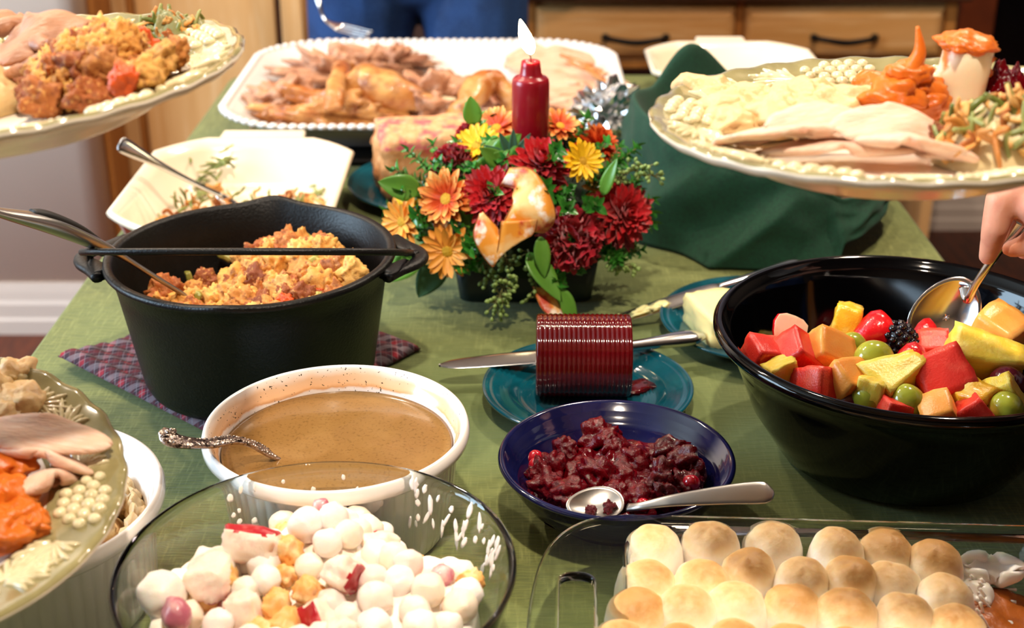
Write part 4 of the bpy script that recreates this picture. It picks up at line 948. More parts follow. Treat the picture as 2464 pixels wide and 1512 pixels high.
# ------------------------------------------------------------------ glass baking dish with marshmallow topping
YC = Vector((.235, .672, T)); yr = -.05
YD = thing('baking_dish', 'rectangular glass baking dish with loop handles holding marshmallow casserole', 'baking dish', YC, (0, 0, yr))
def fillcurve(name, outer, holes, ext, bv, z):
    cu = bpy.data.curves.new(name, 'CURVE'); cu.dimensions = '2D'; cu.fill_mode = 'BOTH'; cu.extrude = ext; cu.bevel_depth = bv; cu.bevel_resolution = 2
    for P in [outer]+holes:
        s = cu.splines.new('POLY'); s.points.add(len(P)-1); s.use_cyclic_u = True
        for i, p in enumerate(P): s.points[i].co = (p[0], p[1], 0, 1)
    o = bpy.data.objects.new(name+'_curve', cu); COL.objects.link(o)
    dg = bpy.context.evaluated_depsgraph_get(); me = bpy.data.meshes.new_from_object(o.evaluated_get(dg)); bpy.data.objects.remove(o)
    for v in me.vertices: v.co.z += z
    return me
hp = [(-.130, .121), (-.165, .120), (-.190, .112), (-.208, .092), (-.219, .060), (-.224, 0), (-.219, -.060), (-.208, -.092), (-.190, -.112), (-.165, -.120), (-.130, -.121)]
left = [tuple(p)[:2] for p in crom([(x, y, 0) for x, y in hp], 5)]
right = [(-x, -y) for x, y in left]
inner = [p[:2] for p in rrect(.166, .110, .035, 0, 8)]
def slot(cx): return [p[:2] for p in rrect(.013, .052, .011, 0, 6, cx, 0)]
me = fillcurve('rim_flange', left+right, [inner, slot(-.196), slot(.196)], .0012, .0022, .050); me.materials.clear(); me.materials.append(m_glass)
me.polygons.foreach_set('use_smooth', [True]*len(me.polygons)); place('rim_flange', me, YD)
lo = [rrect(.166, .110, .035, .0488, 8), rrect(.163, .107, .034, .036, 8), rrect(.157, .101, .03, .010, 8), rrect(.150, .094, .025, .002, 8), rrect(.13, .08, .02, .0005, 8), rrect(.13, .08, .02, .004, 8), rrect(.147, .091, .025, .0062, 8), rrect(.1525, .0965, .03, .012, 8), rrect(.1585, .1025, .034, .036, 8), rrect(.1615, .1055, .035, .0488, 8)]
g = G().add(loft(lo)); g.add(([rrect(.13, .08, .02, .0005, 8)[i] for i in range(36)], [tuple(range(36))[::-1]])); g.add(([rrect(.13, .08, .02, .004, 8)[i] for i in range(36)], [tuple(range(36))]))
new('dish_body', g.geo(), m_glass, YD)
# sweet potato filling
SP = thing('sweet_potato_casserole', 'sweet potato casserole under toasted marshmallows in the glass dish', 'casserole', YC, (0, 0, yr))
def fl(u, v):
    x, y = (u-.5)*2*.150, (v-.5)*2*.094
    z = .024+.003*fbm(Vector((x*50, y*50, 2)), 4)-(.010*max(0, min(1, (x-.075)/.03)))
    return (x, y, z)
v, f = grid(fl, 90, 60); nb = len(v)
ring = [i for i in range(90)]+[j*90+89 for j in range(1, 60)]+[59*90+i for i in range(88, -1, -1)]+[j*90 for j in range(58, 0, -1)]
v += [(v[i][0]*.96, v[i][1]*.95, .0068) for i in ring]; nR = len(ring)
for k in range(nR): f.append((ring[k], nb+k, nb+(k+1) % nR, ring[(k+1) % nR]))
f.append(tuple(nb+k for k in range(nR))[::-1])
new('filling', (v, f), M('baked_sweet_potato', 'b4601c', .35, sss=.1, var=[('8a4312', 30, .45, .7), ('d08238', 70, .55, .8)], bump=(120, .6)), SP)
m_toast = M('toasted_marshmallow', 'fbf3e6', .5, sss=.3, grad=[(0, 'fdf7ee'), (.60, 'fdf3e4'), (.76, 'f5dfb8'), (.90, 'deb77e'), (1.0, 'c39254')], bump=(300, .25))
toast = []
for s in range(5):
    prof = [(0, 0), (.0165, 0), (.0188, .004), (.0194, .013), (.0188, .022), (.0168, .0292), (.0125, .0340), (.006, .0365), (0, .0370)]
    off = Vector((s*3.1, s, 0))
    toast.append(mkmesh('toasted_marshmallow', lathe(prof, 40, lambda a, r, z, k: (r*(1+.10*noise.noise(Vector((math.cos(a)*1.1, math.sin(a)*1.1, z*20))+off)), z*(1+.06*noise.noise(Vector((math.cos(a), math.sin(a), 4))+off)))), m_toast))
inv = (Matrix.Translation(YC) @ rotz(yr)).inverted(); RR = random.Random(17)
rows = [[(1580, 1330), (1715, 1315), (1862, 1312), (2005, 1335), (2130, 1330), (2248, 1350)], [(1550, 1402), (1685, 1402), (1805, 1380), (1928, 1404), (2037, 1408), (2150, 1408), (2272, 1444)], [(1530, 1480), (1657, 1478), (1780, 1475), (1905, 1478), (2035, 1492), (2170, 1498), (2296, 1515)], [(1500, 1560), (1640, 1565), (1770, 1565), (1900, 1570), (2030, 1575), (2160, 1580), (2300, 1590)], [(1490, 1660), (1620, 1660), (1750, 1665), (1890, 1670), (2030, 1670), (2170, 1675)], [(1480, 1770), (1610, 1775), (1750, 1775), (1890, 1780), (2040, 1780)], [(1470, 1890), (1610, 1890), (1760, 1895), (1910, 1895)]]
for i, row in enumerate(rows):
    for px, py in row:
        p = inv @ on(px, py, .043); s = RR.uniform(.96, 1.06)
        place('toasted_marshmallow', RR.choice(toast), SP, (p.x, p.y, .0195), (RR.uniform(-.08, .08), RR.uniform(-.08, .08), RR.uniform(0, 6.28)), (s, s, RR.uniform(.98, 1.14)))
m_melt = M('melted_marshmallow', 'fdf2e6', .3, sss=.3, bump=(80, .4))
for i, (px, py, L_, W_, rz, rx) in enumerate([(2390, 1368, .040, .020, -.12, .5), (2350, 1400, .022, .030, .3, .2)]):
    p = inv @ on(px, py, .032); slc('melted_marshmallow', L_, W_, (-.16, .1)[i], i+90, (.009, .004)[i], m_melt, SP, (p.x, p.y, (.031, .026)[i]), (rx, 0, rz), ragged=.15, wave=.15)
g = G()
for i in range(16):
    a0 = inv @ on(2330+RR.uniform(-10, 30), 1390+i*8, .028); a1 = inv @ on(2400+RR.uniform(-20, 50), 1420+i*10, .018)
    g.add(tube([(a0.x, a0.y, .032), ((a0.x+a1.x)/2, (a0.y+a1.y)/2, .0205), (a1.x, a1.y, .018)], [.0012, RR.uniform(.0004, .0010), .0012], 7, 5))
new('melted_strands', g.geo(), m_melt, SP)['kind'] = 'stuff'
p = inv @ on(2370, 1490, .02); new('melted_film', heap(0, 0, .020, .030, .005, 0, .5, 60, 6, 0, lump=.3), m_melt, SP, (p.x, p.y, .0165))

# ------------------------------------------------------------------ black plastic bowl with cut fruit
FC = Vector((.3153, .984, T))
prof = [(0, .003), (.078, .003), (.082, 0), (.090, 0), (.098, .006), (.120, .040), (.136, .080), (.1405, .0935), (.1455, .095), (.1475, .0965), (.1480, .099), (.1525, .1015), (.1545, .1045), (.1545, .1075), (.1525, .1100), (.1485, .1108), (.1455, .1090), (.1445, .1055), (.1410, .1040), (.1395, .1015), (.1375, .094), (.1325, .078), (.117, .040), (.096, .009), (.088, .005), (0, .0048)]
tag(new('fruit_bowl', lathe(prof, 160), m_blackp, None, FC), 'large glossy black plastic bowl full of cut fruit', 'bowl')
m_wmel = M('watermelon', 'e8382c', .28, sss=.3, var=[('f06a50', 40, .5, .75), ('c81c20', 60, .6, .8)], bump=(700, .5), unit=True)
m_cant = M('cantaloupe', 'f6a348', .3, sss=.35, var=('f8bd6c', 30, .45, .75), bump=(600, .35), unit=True)
m_pine = M('pineapple', 'f3d04a', .3, sss=.35, var=('f8e284', 50, .48, .75, (1, 1, 5)), bump=(500, .6, (1, 1, 4)), unit=True)
m_orange = M('orange_flesh', 'f5b52c', .2, coat=.3, sss=.35, var=('fad678', 50, .5, .75), bump=(500, .6), unit=True)
m_ggrape = M('green_grape', 'b0b23a', .16, coat=.4, sss=.45, sssr=(.01, .008, .002), var=('97a030', 30, .45, .75), unit=True)
m_rgrape = M('red_grape', '5c1424', .16, coat=.4, sss=.25, unit=True)
m_straw = M('strawberry', 'd8151a', .2, coat=.4, sss=.2, var=('b00c14', 25, .5, .75), bump=(170, .5))
m_strawin = M('strawberry_inside', 'f3d2bc', .35, sss=.3, var=('f09a80', 50, .5, .7))
m_bberry = M('blackberry', '120810', .18, coat=.5)
strawg = lathe([(0, -.021), (.004, -.0195), (.009, -.013), (.0135, -.004), (.0155, .004), (.0140, .010), (.008, .013), (0, .0135)], 32)
def halfstraw():
    v, f, _ = strawg; v = [(x, y if y > 0 else y*.03, z) for x, y, z in v]
    return v, f, [1 if all(v[i][1] <= 1e-5 for i in q) else 0 for q in f]
def bberryg():
    g = G().add(blob(.010, .010, .012, 0, 1, 0, 2))
    for i in range(46):
        z = 1-2*(i+.5)/46; a = i*2.399; r = math.sqrt(1-z*z); g.add(ico(1), Matrix.Translation((.0095*r*math.cos(a), .0095*r*math.sin(a), .0125*z)) @ Matrix.Scale(.0030, 4))
    return g.geo()
fm = {'watermelon_cube': [mkmesh('watermelon_cube', chunk(1, .95, .9, .08, 1.3, s, 6, .12), m_wmel) for s in range(3)],
      'cantaloupe_cube': [mkmesh('cantaloupe_cube', chunk(1, .85, .8, .06, 1.1, s+4, 6, .22), m_cant) for s in range(3)],
      'pineapple_wedge': [mkmesh('pineapple_wedge', ([(x*(1.15+.0*z), y*(1.0-.35*x), z) for x, y, z in chunk(1.15, .75, .75, .10, 1.7, s+9, 7, .12)[0]], chunk(1.15, .75, .75, .10, 1.7, s+9, 7, .12)[1]), m_pine) for s in range(3)],
      'orange_piece': [mkmesh('orange_piece', chunk(1, .8, .75, .14, 1.6, s+14, 6, .3), m_orange) for s in range(2)],
      'green_grape': [mkmesh('green_grape', blob(1.08, .98, .98, .03, 1, s, 4), m_ggrape) for s in range(2)],
      'red_grape': [mkmesh('red_grape', blob(1.05, 1, 1, .03, 1, s+3, 4), m_rgrape) for s in range(2)],
      'strawberry': [mkmesh('strawberry', strawg, m_straw)], 'strawberry_half': [mkmesh('strawberry_half', halfstraw(), [m_straw, m_strawin])],
      'blackberry': [mkmesh('blackberry', bberryg(), m_bberry)]}
FR = [('watermelon_cube', 1840, 861, .0165, .086, 'watermelon cube against the left side of the black bowl'),
      ('watermelon_cube', 1918, 861, .0185, .088, 'watermelon cube standing on edge right of the leftmost cube'),
      ('watermelon_cube', 1968, 935, .0175, .080, 'flat seeded watermelon piece at the front left of the black bowl'),
      ('watermelon_cube', 2268, 922, .0230, .084, 'large square watermelon chunk in the middle of the fruit'),
      ('watermelon_cube', 2148, 990, .0120, .078, 'small watermelon corner beside the front green grape'),
      ('watermelon_cube', 2341, 1003, .0150, .078, 'watermelon piece at the front rim right of centre'),
      ('watermelon_cube', 2245, 842, .0150, .080, 'watermelon bit behind the serving spoon'),
      ('strawberry_half', 1900, 798, 1.10, .090, 'cut strawberry half with pale inside at the back left'),
      ('strawberry', 2107, 800, 1.20, .090, 'whole bright strawberry in front of the blackberry'),
      ('strawberry', 2195, 872, 1.05, .088, 'rounded strawberry above the large watermelon chunk'),
      ('strawberry', 2222, 800, .85, .082, 'strawberry behind the spoon at the back of the bowl'),
      ('orange_piece', 2038, 772, .0150, .094, 'translucent orange piece on top at the back of the fruit'),
      ('cantaloupe_cube', 1993, 852, .0200, .090, 'big rounded cantaloupe piece left of the green grapes'),
      ('cantaloupe_cube', 2040, 918, .0180, .086, 'cantaloupe piece in front, below the big one'),
      ('cantaloupe_cube', 2262, 1000, .0170, .078, 'pale cantaloupe wedge at the front rim'),
      ('cantaloupe_cube', 2400, 808, .0230, .094, 'large orange cantaloupe piece at the back right'),
      ('green_grape', 2052, 838, .0135, .088, 'green grape half hidden behind another grape'),
      ('green_grape', 2103, 864, .0165, .093, 'largest round green grape in the middle'),
      ('green_grape', 2184, 969, .0150, .082, 'green grape at the front rim'),
      ('green_grape', 2418, 986, .0150, .084, 'green grape at the front right corner'),
      ('green_grape', 2090, 958, .0150, .080, 'yellowish green grape at the front left'),
      ('pineapple_wedge', 2155, 912, .0200, .088, 'pineapple wedge in the centre of the fruit'),
      ('pineapple_wedge', 2368, 868, .0235, .095, 'big pineapple wedge on top right of the spoon'),
      ('pineapple_wedge', 2105, 938, .0150, .084, 'small pineapple piece above the front left grape'),
      ('pineapple_wedge', 1882, 913, .0130, .080, 'pineapple sliver at the left rim'),
      ('pineapple_wedge', 2424, 965, .0170, .082, 'pineapple piece behind the front right grape'),
      ('blackberry', 2168, 822, 1.35, .088, 'dark blackberry left of the serving spoon'),
      ('blackberry', 2462, 885, 1.45, .088, 'blackberry at the right edge of the picture'),
      ('blackberry', 2455, 945, 1.0, .080, 'blackberry below the red grape at the right edge'),
      ('red_grape', 2422, 928, .0155, .088, 'dark red grape at the right below the pineapple'),
      ('red_grape', 1945, 836, .0120, .080, 'red grape peeking out behind the watermelon cubes'),
      ('red_grape', 2040, 970, .0110, .074, 'red grape under the front rim at the left'),
      ('orange_piece', 2346, 962, .0165, .084, 'orange segment piece left of the red grape')]
RR = random.Random(55)
rots = {2268: (.5, -.35, .15), 1918: (.4, .7, .3), 1900: (-.35, .45, .15), 2107: (.2, 1.2, .5), 2195: (.3, .9, .2), 1840: (.2, .3, .3), 2368: (.3, .1, -.3), 2155: (.2, -.2, .5), 1993: (.6, .5, .2), 2040: (.5, .2, .6)}
for nm, px, py, s, z, lab in FR:
    p = on(px, py, z); e_ = s*1.1 if s < .5 else s*.016
    for _ in range(3):
        d_ = Vector((p.x-FC.x, p.y-FC.y, 0)); rm = .117+(z-.040)*.38-e_
        if d_.length > rm: p = p-d_*(1-rm/d_.length)
    o = place(nm, RR.choice(fm[nm]), None, p, rots.get(px, tuple(rrot(RR))), s*.92)
    tag(o, lab, nm.replace('_', ' '), 'cut fruit in the black bowl')
und = {'watermelon_cube': 'watermelon cube buried under the top layer of fruit', 'cantaloupe_cube': 'cantaloupe cube buried under the top layer of fruit', 'pineapple_wedge': 'pineapple wedge buried under the top layer of fruit', 'red_grape': 'red grape buried under the top layer of fruit', 'green_grape': 'green grape buried under the top layer of fruit'}
pos = []
for i in range(900):
    a = RR.uniform(0, 6.283); r = .092*math.sqrt(RR.random()); x, y = r*math.cos(a), r*math.sin(a)
    if any((x-u)**2+(y-v_)**2 < .026**2 for u, v_ in pos): continue
    if y < -.085: continue
    pos.append((x, y)); nm = RR.choice(list(und)); z = .050+.010*RR.random()
    tag(place(nm, RR.choice(fm[nm]), None, FC+Vector((x, y, z)), rrot(RR), .0155 if 'grape' not in nm else .013), und[nm], nm.replace('_', ' '), 'fruit under the top layer')
m_juice = M('fruit_juice', 'b0481e', .1, sss=.2, var=('8a2a14', 12, .4, .7))
tag(new('fruit_juice', lathe([(0, .052), (.119, .052), (.114, .040), (0, .030)], 64), m_juice, None, FC), 'reddish fruit juice between the pieces in the black bowl', 'juice')
d = (sph-spc); top = sph+d*.35
sp_ = spoon('serving_spoon', 'steel spoon held in the fruit bowl by the reaching hand', spc+Vector((0, 0, .012)), (.35, .18, .60), (-.30, -.85, .42), .036, .027, .010,
      [spc+Vector((.014, .006, .036)), spc.lerp(sph, .33)+Vector((.004, 0, .004)), spc.lerp(sph, .6), sph, top], [(.005, .0022), (.0036, .0028), (.0032, .0026), (.004, .0024), (.007, .002)], m_steel, .0014, (-.3, -.85, .42))

# ------------------------------------------------------------------ cream casserole dishes
def casserole(label, c, hx, hy, h, tabw, rz=0.0):
    t = thing('casserole_dish', label, 'casserole dish', c, (0, 0, rz), 'cream stoneware casserole dishes'); n = 5
    L_ = lambda ox, z: rrect(hx+ox, hy+ox, .055+ox*.5, z, n, cut=.75)
    lo = [L_(-.040, .004), L_(-.036, 0), L_(-.030, .001), L_(-.022, .010), L_(-.010, h-.016), L_(-.008, h-.012), L_(-.001, h-.007), L_(.0, h-.003), L_(-.002, h), L_(-.006, h-.001), L_(-.012, h-.006), L_(-.016, h-.012), L_(-.030, .014), L_(-.040, .009)]
    g = loft(lo, True, True, [1]*6+[0]*8)
    new('dish_body', g, [m_cream, m_redglaze], t)
    for s in (1, -1):
        b = [[(-tabw, s*(hy-.006), z), (tabw, s*(hy-.006), z), (tabw*.96, s*(hy+.032), z+.002), (-tabw*.96, s*(hy+.032), z+.002)] for z in (h-.012, h-.002)]
        bev(new('tab_handle', loft(b, True, True), m_cream, t, smooth=False), .003)
    return t
CC = Vector((-.313, 1.487, T)); casserole('nearly empty cream casserole dish with a spoon, left of the flowers', CC, .122, .160, .062, .054)
BL_ = thing('bean_casserole_remains', 'scraps of green bean casserole left in the cream dish', 'green beans', CC)
RR = random.Random(14)
for i in range(130):
    px, py = RR.uniform(380, 800), RR.uniform(485, 545)
    if RR.random() < .2: py = RR.uniform(460, 490)
    p = on(px, py, .018)-CC; nm, ms, w_, sc = RR.choices(POOL_GB, [4, 6, 2])[0]
    if abs(p.x) > .088 or abs(p.y) > .125: continue
    place(nm, RR.choice(ms), BL_, (p.x, p.y, .014+RR.uniform(0, .010)), rrot(RR), RR.uniform(.008, .013)*sc)
for px, py, k in [(520, 400, 5), (535, 385, 5), (560, 352, 1), (490, 460, 4), (480, 475, 4), (462, 378, 1), (560, 380, 3), (775, 460, 5), (740, 475, 4), (505, 420, 4)]:
    for j in range(k):
        q = Vector((px+RR.uniform(-16, 16), py+RR.uniform(-10, 10)))
        if py < 430: p = aty(q.x, q.y, CC.y+.142-(.058-.03)*.3); p = p-CC; p.y = .110+max(0, min(.055, p.z-.012))*.36; p.y = min(p.y, .139)
        else: p = on(q.x, q.y, .012)-CC
        p.x = max(-.088, min(.088, p.x)); place('green_bean', RR.choice(beans), BL_, (p.x, p.y, max(.013, p.z)), (RR.uniform(-.4, .4), RR.uniform(-.4, .4), RR.uniform(0, 3)), .011)
tip = on(560, 490, .022); hd = on(296, 350, .110)
spoon('table_spoon', 'silver spoon leaning on the rim of the cream casserole dish', tip, (tip-hd).normalized(), (.3, 0, 1), .026, .017, .006,
      [tip+(hd-tip)*.10+Vector((0, 0, .002)), tip.lerp(hd, .35), tip.lerp(hd, .65), tip.lerp(hd, .85), hd, hd+(hd-tip)*.035], [(.0035, .0018), (.003, .0022), (.0042, .002), (.0072, .0016), (.0095, .0016), (.005, .001)], m_steel, .0014, (0, -.8, .6))
casserole('cream casserole dish standing behind the green napkin at the table end', Vector((.332, 2.035, T)), .128, .118, .064, .040)

# ------------------------------------------------------------------ turkey platter
TP = Vector((-.116, 1.925, T))
tag(bev(new('serving_tray', box(-.20, .20, -.17, .17, .0, .010), m_iron, None, TP+Vector((-.01, -.035, 0)), smooth=False), .004), 'flat black tray under the white turkey platter', 'tray')
t = thing('turkey_platter', 'large white rectangular platter with beaded rim full of turkey', 'platter', TP+Vector((0, 0, .0105)))
hx, hy = .272, .236
PL = lambda o, z, r: rrect(hx+o, hy+o, r, z, 10, cut=.25)
lo = [PL(-.085, .002, .05), PL(-.08, 0, .05), PL(-.075, .003, .05), PL(-.055, .018, .06), PL(-.010, .044, .09), PL(0, .048, .095), PL(.001, .051, .095), PL(-.004, .052, .092), PL(-.012, .048, .09), PL(-.052, .024, .07), PL(-.066, .010, .06), PL(-.080, .006, .05)]
new('dish_body', loft(lo, True, True), m_porc, t)
g = G(); ring = PL(-.0015, .0515, .095); D = []
for i in range(len(ring)):
    a, b = Vector(ring[i]), Vector(ring[(i+1) % len(ring)]); k = max(1, round((b-a).length/.0125)); D += [a.lerp(b, j/k) for j in range(k)]
for p in D: g.add(ico(2), Matrix.Translation(p) @ Matrix.Diagonal((.0068, .0068, .0045, 1)))
new('beaded_edge', g.geo(), m_porc, t)['kind'] = 'stuff'
PZ = TP.z+.0105+.008
def bl2(name, label, cat, px, py, z, sx_, sy_, sz_, seed, mat, rot, amp=.6, fr=2.2, group='turkey on the platter', sub=5):
    p = on(px, py, z); return tag(new(name, blob(sx_, sy_, sz_, amp, fr, seed, sub, 4), mat, None, p, rot), label, cat, group)
bl2('turkey_thigh', 'round pinkish thigh piece at the left end of the platter', 'turkey piece', 675, 248, .050, .042, .046, .030, 2, m_dark, (0, 0, .3))
bl2('turkey_breast', 'long browned turkey piece along the front of the platter', 'turkey piece', 790, 266, .048, .088, .032, .028, 4, m_skinb, (0, .05, -.08))
bl2('dark_meat_pile', 'shredded dark meat heaped at the back left of the platter', 'turkey piece', 820, 185, .045, .070, .042, .032, 6, m_dark, (0, 0, .1), .9, 3.2)
bl2('dark_meat_scraps', 'small dark meat scraps at the back middle of the platter', 'turkey piece', 940, 152, .040, .050, .028, .022, 7, m_dark, (0, 0, .1), 1.0, 3.4)
bl2('turkey_carcass_piece', 'ragged carcass piece in the middle of the platter', 'turkey piece', 1040, 255, .042, .060, .045, .034, 8, m_dark, (0, 0, .4), .9, 3.0)
bl2('turkey_carcass_piece', 'pale carcass piece behind the candle on the platter', 'turkey piece', 1200, 262, .040, .060, .045, .030, 9, m_turk, (0, 0, .1), .9, 3.0)
def leg(label, pts, rs, px0, name, seed):
    P = [Vector(p) for p in pts]; t = thing(name, label, 'turkey piece', P[0], group='turkey on the platter')
    g = sweep([p-P[0] for p in P], [(r, r*.85) for r in rs], (.1, .2, 1), 24, 8)
    g = ([tuple(Vector(p)+Vector(p).normalized()*0+Vector((0, 0, 1))*(.005*fbm(Vector(p)*30+Vector((seed, 0, 0)), 3))+Vector((.004*fbm(Vector(p)*28+Vector((0, seed, 0)), 3), 0, 0))) for p in g[0]], g[1])
    new('meat', g, m_skinb, t); return t, P
t, P = leg('browned turkey drumstick with bare bone end, middle of the platter', [on(820, 205, .075), on(880, 210, .072), on(950, 228, .066), on(1010, 240, .060), on(1055, 246, .056)], [.020, .036, .032, .018, .012], 0, 'turkey_drumstick', 1)
new('bone_end', sweep([P[3]-P[0], P[4]-P[0], P[4]-P[0]+Vector((.022, .002, -.004))], [(.008, .008), (.010, .009), (.009, .010)], n=4), m_bone, t)
leg('bent browned turkey wing beside the candle', [on(1080, 285, .045), on(1120, 250, .070), on(1160, 205, .085), on(1195, 200, .085), on(1225, 240, .065), on(1235, 275, .045)], [.008, .017, .019, .017, .016, .010], 0, 'turkey_wing', 3)
leg('thin browned wing tip lying in front on the platter', [on(850, 245, .060), on(900, 262, .052), on(950, 278, .042), on(985, 285, .038)], [.016, .015, .011, .006], 0, 'turkey_wing_tip', 5)
leg('strip of golden skin hanging over the dark meat', [on(800, 265, .065), on(805, 215, .085), on(825, 165, .085), on(850, 160, .082)], [.012, .013, .012, .008], 0, 'turkey_skin', 7)
for i, (px, py, L_, W_, rz, rx, z) in enumerate([(1350, 150, .17, .085, .15, .22, .052), (1390, 190, .15, .08, -.1, .10, .046), (1330, 215, .16, .07, .1, .06, .040), (1400, 245, .12, .06, -.35, .05, .034), (1290, 130, .10, .06, .5, .15, .048), (1345, 275, .10, .05, .1, .0, .030)]):
    o = slc('turkey_breast_slice', L_, W_, .05, i+43, .011, m_turkp, None, on(px, py, z), (rx, .03, rz), ragged=.2, wave=.12)
    tag(o, ['largest white breast slice leaning at the back right of the platter', 'white breast slice at the right end of the platter', 'white breast slice behind the candle shoulder', 'ragged white slice near the foil on the platter', 'white breast slice right behind the flame', 'lowest white slice at the front right of the platter'][i], 'turkey slice', 'white meat slices on the platter')
for i, (px, py, a) in enumerate([(1395, 150, -.6), (1440, 185, -1.0), (1415, 165, -.4)]):
    tag(new('turkey_skin', blob(.030, .005, .004, .6, 1.8, i, 3, 4), m_skinb, None, on(px, py, .062), (0, .2, a)), ['golden skin strip on the top breast slice', 'golden skin strip at the right end of the breast slices', 'golden skin strip between the two others on the breast slices'][i], 'turkey skin', 'skin strips on the white meat')
# ------------------------------------------------------------------ bread basket with green napkin
KC = Vector((.290, 1.545, T))
m_nap = M('green_napkin', '073d28', .85, sheen=.05, bump=(600, .25), var=('053020', 300, .4, .7))
m_wick = M('basket_wood', '5a3018', .5, var=('3c1d0c', 20, .4, .7))
t = thing('bread_basket', 'brown wooden bread bowl inside the green napkin', 'basket', KC)
new('bowl', lathe([(0, 0), (.075, 0), (.085, .006), (.120, .036), (.139, .055), (.141, .058), (.137, .060), (.114, .039), (.08, .012), (0, .009)], 72), m_wick, t)
def lerpk(a, K):
    a = a % 360
    for i in range(len(K)-1):
        if K[i][0] <= a <= K[i+1][0]:
            u = (a-K[i][0])/(K[i+1][0]-K[i][0]); u = u*u*(3-2*u); return K[i][1]+(K[i+1][1]-K[i][1])*u
    return K[-1][1]
RIMZ = [(0, .070), (40, .085), (85, .115), (118, .172), (145, .130), (172, .140), (200, .134), (232, .110), (268, .100), (286, .080), (300, .064), (330, .060), (350, .066), (360, .070)]
HEM = [(0, .05), (40, .05), (120, .06), (165, .05), (190, .002), (215, .0015), (255, .0015), (289, .0015), (293, .026), (315, .030), (335, .040), (350, .05), (360, .05)]
FLR = [(0, .152), (90, .150), (165, .160), (195, .172), (225, .178), (255, .186), (280, .190), (298, .176), (315, .165), (335, .160), (360, .152)]
def napfn(u, v):
    a = 360*u; rd = math.radians(a); rz, hm, fr_ = lerpk(a, RIMZ), lerpk(a, HEM), lerpk(a, FLR)
    rr = .146
    if v < .35:
        s = v/.35; r = .075+(rr-.004-.075)*s; z = .042+(rz-.006-.042)*s**1.6
    elif v < .45:
        s = (v-.35)/.10; r = rr-.004+.008*math.sin(s*PI/2); z = rz-.006+.006*math.sin(s*PI)
    else:
        s = (v-.45)/.55; r = rr+.004+(fr_-rr-.004)*s**.8; z = rz-.006+(hm-rz+.006)*s
        a_ = a+34*s; fd = (1-2*abs(math.sin(math.radians(a_*3.2)+.9*math.sin(math.radians(a_*1.3)))))+.5*math.sin(math.radians(a_*7.5))
        r += .015*fd*math.sin(min(1, s*1.25)*PI*.62)*(1 if 165 < a < 290 else .35)
        r += .004*noise.noise(Vector((rd*5, s*3, 0)))
    r *= 1+.02*noise.noise(Vector((math.cos(rd)*2, math.sin(rd)*2, v*2)))
    return (r*math.cos(rd), r*math.sin(rd)*1.02, max(.0012, z))
tag(solid(new('napkin', grid(napfn, 240, 60, True), m_nap, None, KC), .0012), 'dark green cloth napkin draped over the bread basket', 'napkin')
m_roll = M('bread_roll', 'd89a54', .5, var=[('b9702c', 20, .5, .75), ('eec48e', 30, .55, .8)], bump=(60, .3))
for i, (x, y, z, s) in enumerate([(.030, -.068, .070, 1), (.088, -.050, .068, .95), (-.03, -.01, .070, 1), (.03, .03, .072, 1), (-.055, .05, .070, .9)]):
    tag(new('bread_roll', blob(.038*s, .034*s, .026*s, .12, 1.2, i, 4), m_roll, None, KC+Vector((x, y, z)), (0, 0, i)), ['golden bread roll showing between napkin and plate', 'bread roll at the right end of the basket', 'bread roll hidden under the plate in the basket', 'bread roll at the back of the basket', 'bread roll at the left end of the basket'][i], 'bread roll', 'rolls in the basket')

# ------------------------------------------------------------------ candle
AC = Vector((.014, 1.335, T))
CB = Vector((.0185, 1.332, T+.060))
m_wax = M('red_wax', '8c0c1c', .28, sss=.35, sssr=(.02, .004, .003), coat=.2)
t = thing('candle', 'lit dark red pillar candle rising from the flowers', 'candle', CB)
new('wax', lathe([(0, 0), (.0187, 0), (.0187, .1545), (.0180, .1585), (.0165, .1605), (.0125, .162), (.0108, .1645), (.0098, .172), (.0092, .1765), (.0086, .177), (.0075, .1755), (.003, .1735), (0, .1735)], 56), m_wax, t)
new('wick', tube([(0, 0, .173), (0, 0, .180), (-.0012, 0, .184)], .0007, 6, 4), M('wick', '1a1210', .8), t)
fl = lathe([(0, 0), (.0034, .002), (.0062, .007), (.0070, .013), (.0058, .020), (.0036, .027), (.0014, .0325), (0, .0345)], 24)
fl = ([(x-.0105*(z/.0345)**1.0, y, z) for x, y, z in fl[0]], fl[1])
new('flame', fl, M('flame', 'fff0c8', .5, emit=('ffe9b0', 40)), t, (0, 0, .1835))
pl_ = bpy.data.lights.new('candle_glow', 'POINT'); pl_.energy = .12; pl_.color = (1, .62, .3); pl_.shadow_soft_size = .006
po = bpy.data.objects.new('candle_glow', pl_); COL.objects.link(po); po.location = CB+Vector((-.004, 0, .1965))

# ------------------------------------------------------------------ flowers
m_leafd = M('boxwood_leaf', '3d8a2e', .3, coat=.2, var=('28641f', 60, .4, .7))
m_leafl = M('salal_leaf', '5f9434', .35, coat=.15, var=('4a7c2c', 25, .4, .7))
m_leafg = M('dusty_leaf', '3f6a52', .45, var=('355b48', 30, .4, .7))
m_stem = M('stem', '6b6a3a', .6)
m_seed = M('eucalyptus_seed', '8aa45a', .45, var=('6f8c48', 60, .4, .7))
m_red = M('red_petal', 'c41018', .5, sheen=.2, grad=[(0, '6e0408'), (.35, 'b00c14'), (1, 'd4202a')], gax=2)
m_dred = M('carnation_petal', 'b80a26', .55, sheen=.3, var=('80041a', 40, .45, .7))
m_yel = M('yellow_petal', 'f4c81c', .5, var=('e0a010', 60, .5, .8))
m_orp = M('bronze_petal', 'e0622a', .5, grad=[(0, 'b83214'), (.45, 'd9541e'), (.8, 'ef9a4c'), (1, 'f6be6a')], gax=1, rnd=None)
m_pea2 = M('peach_petal', 'f5ae48', .5, var=('f0903a', 50, .5, .75))
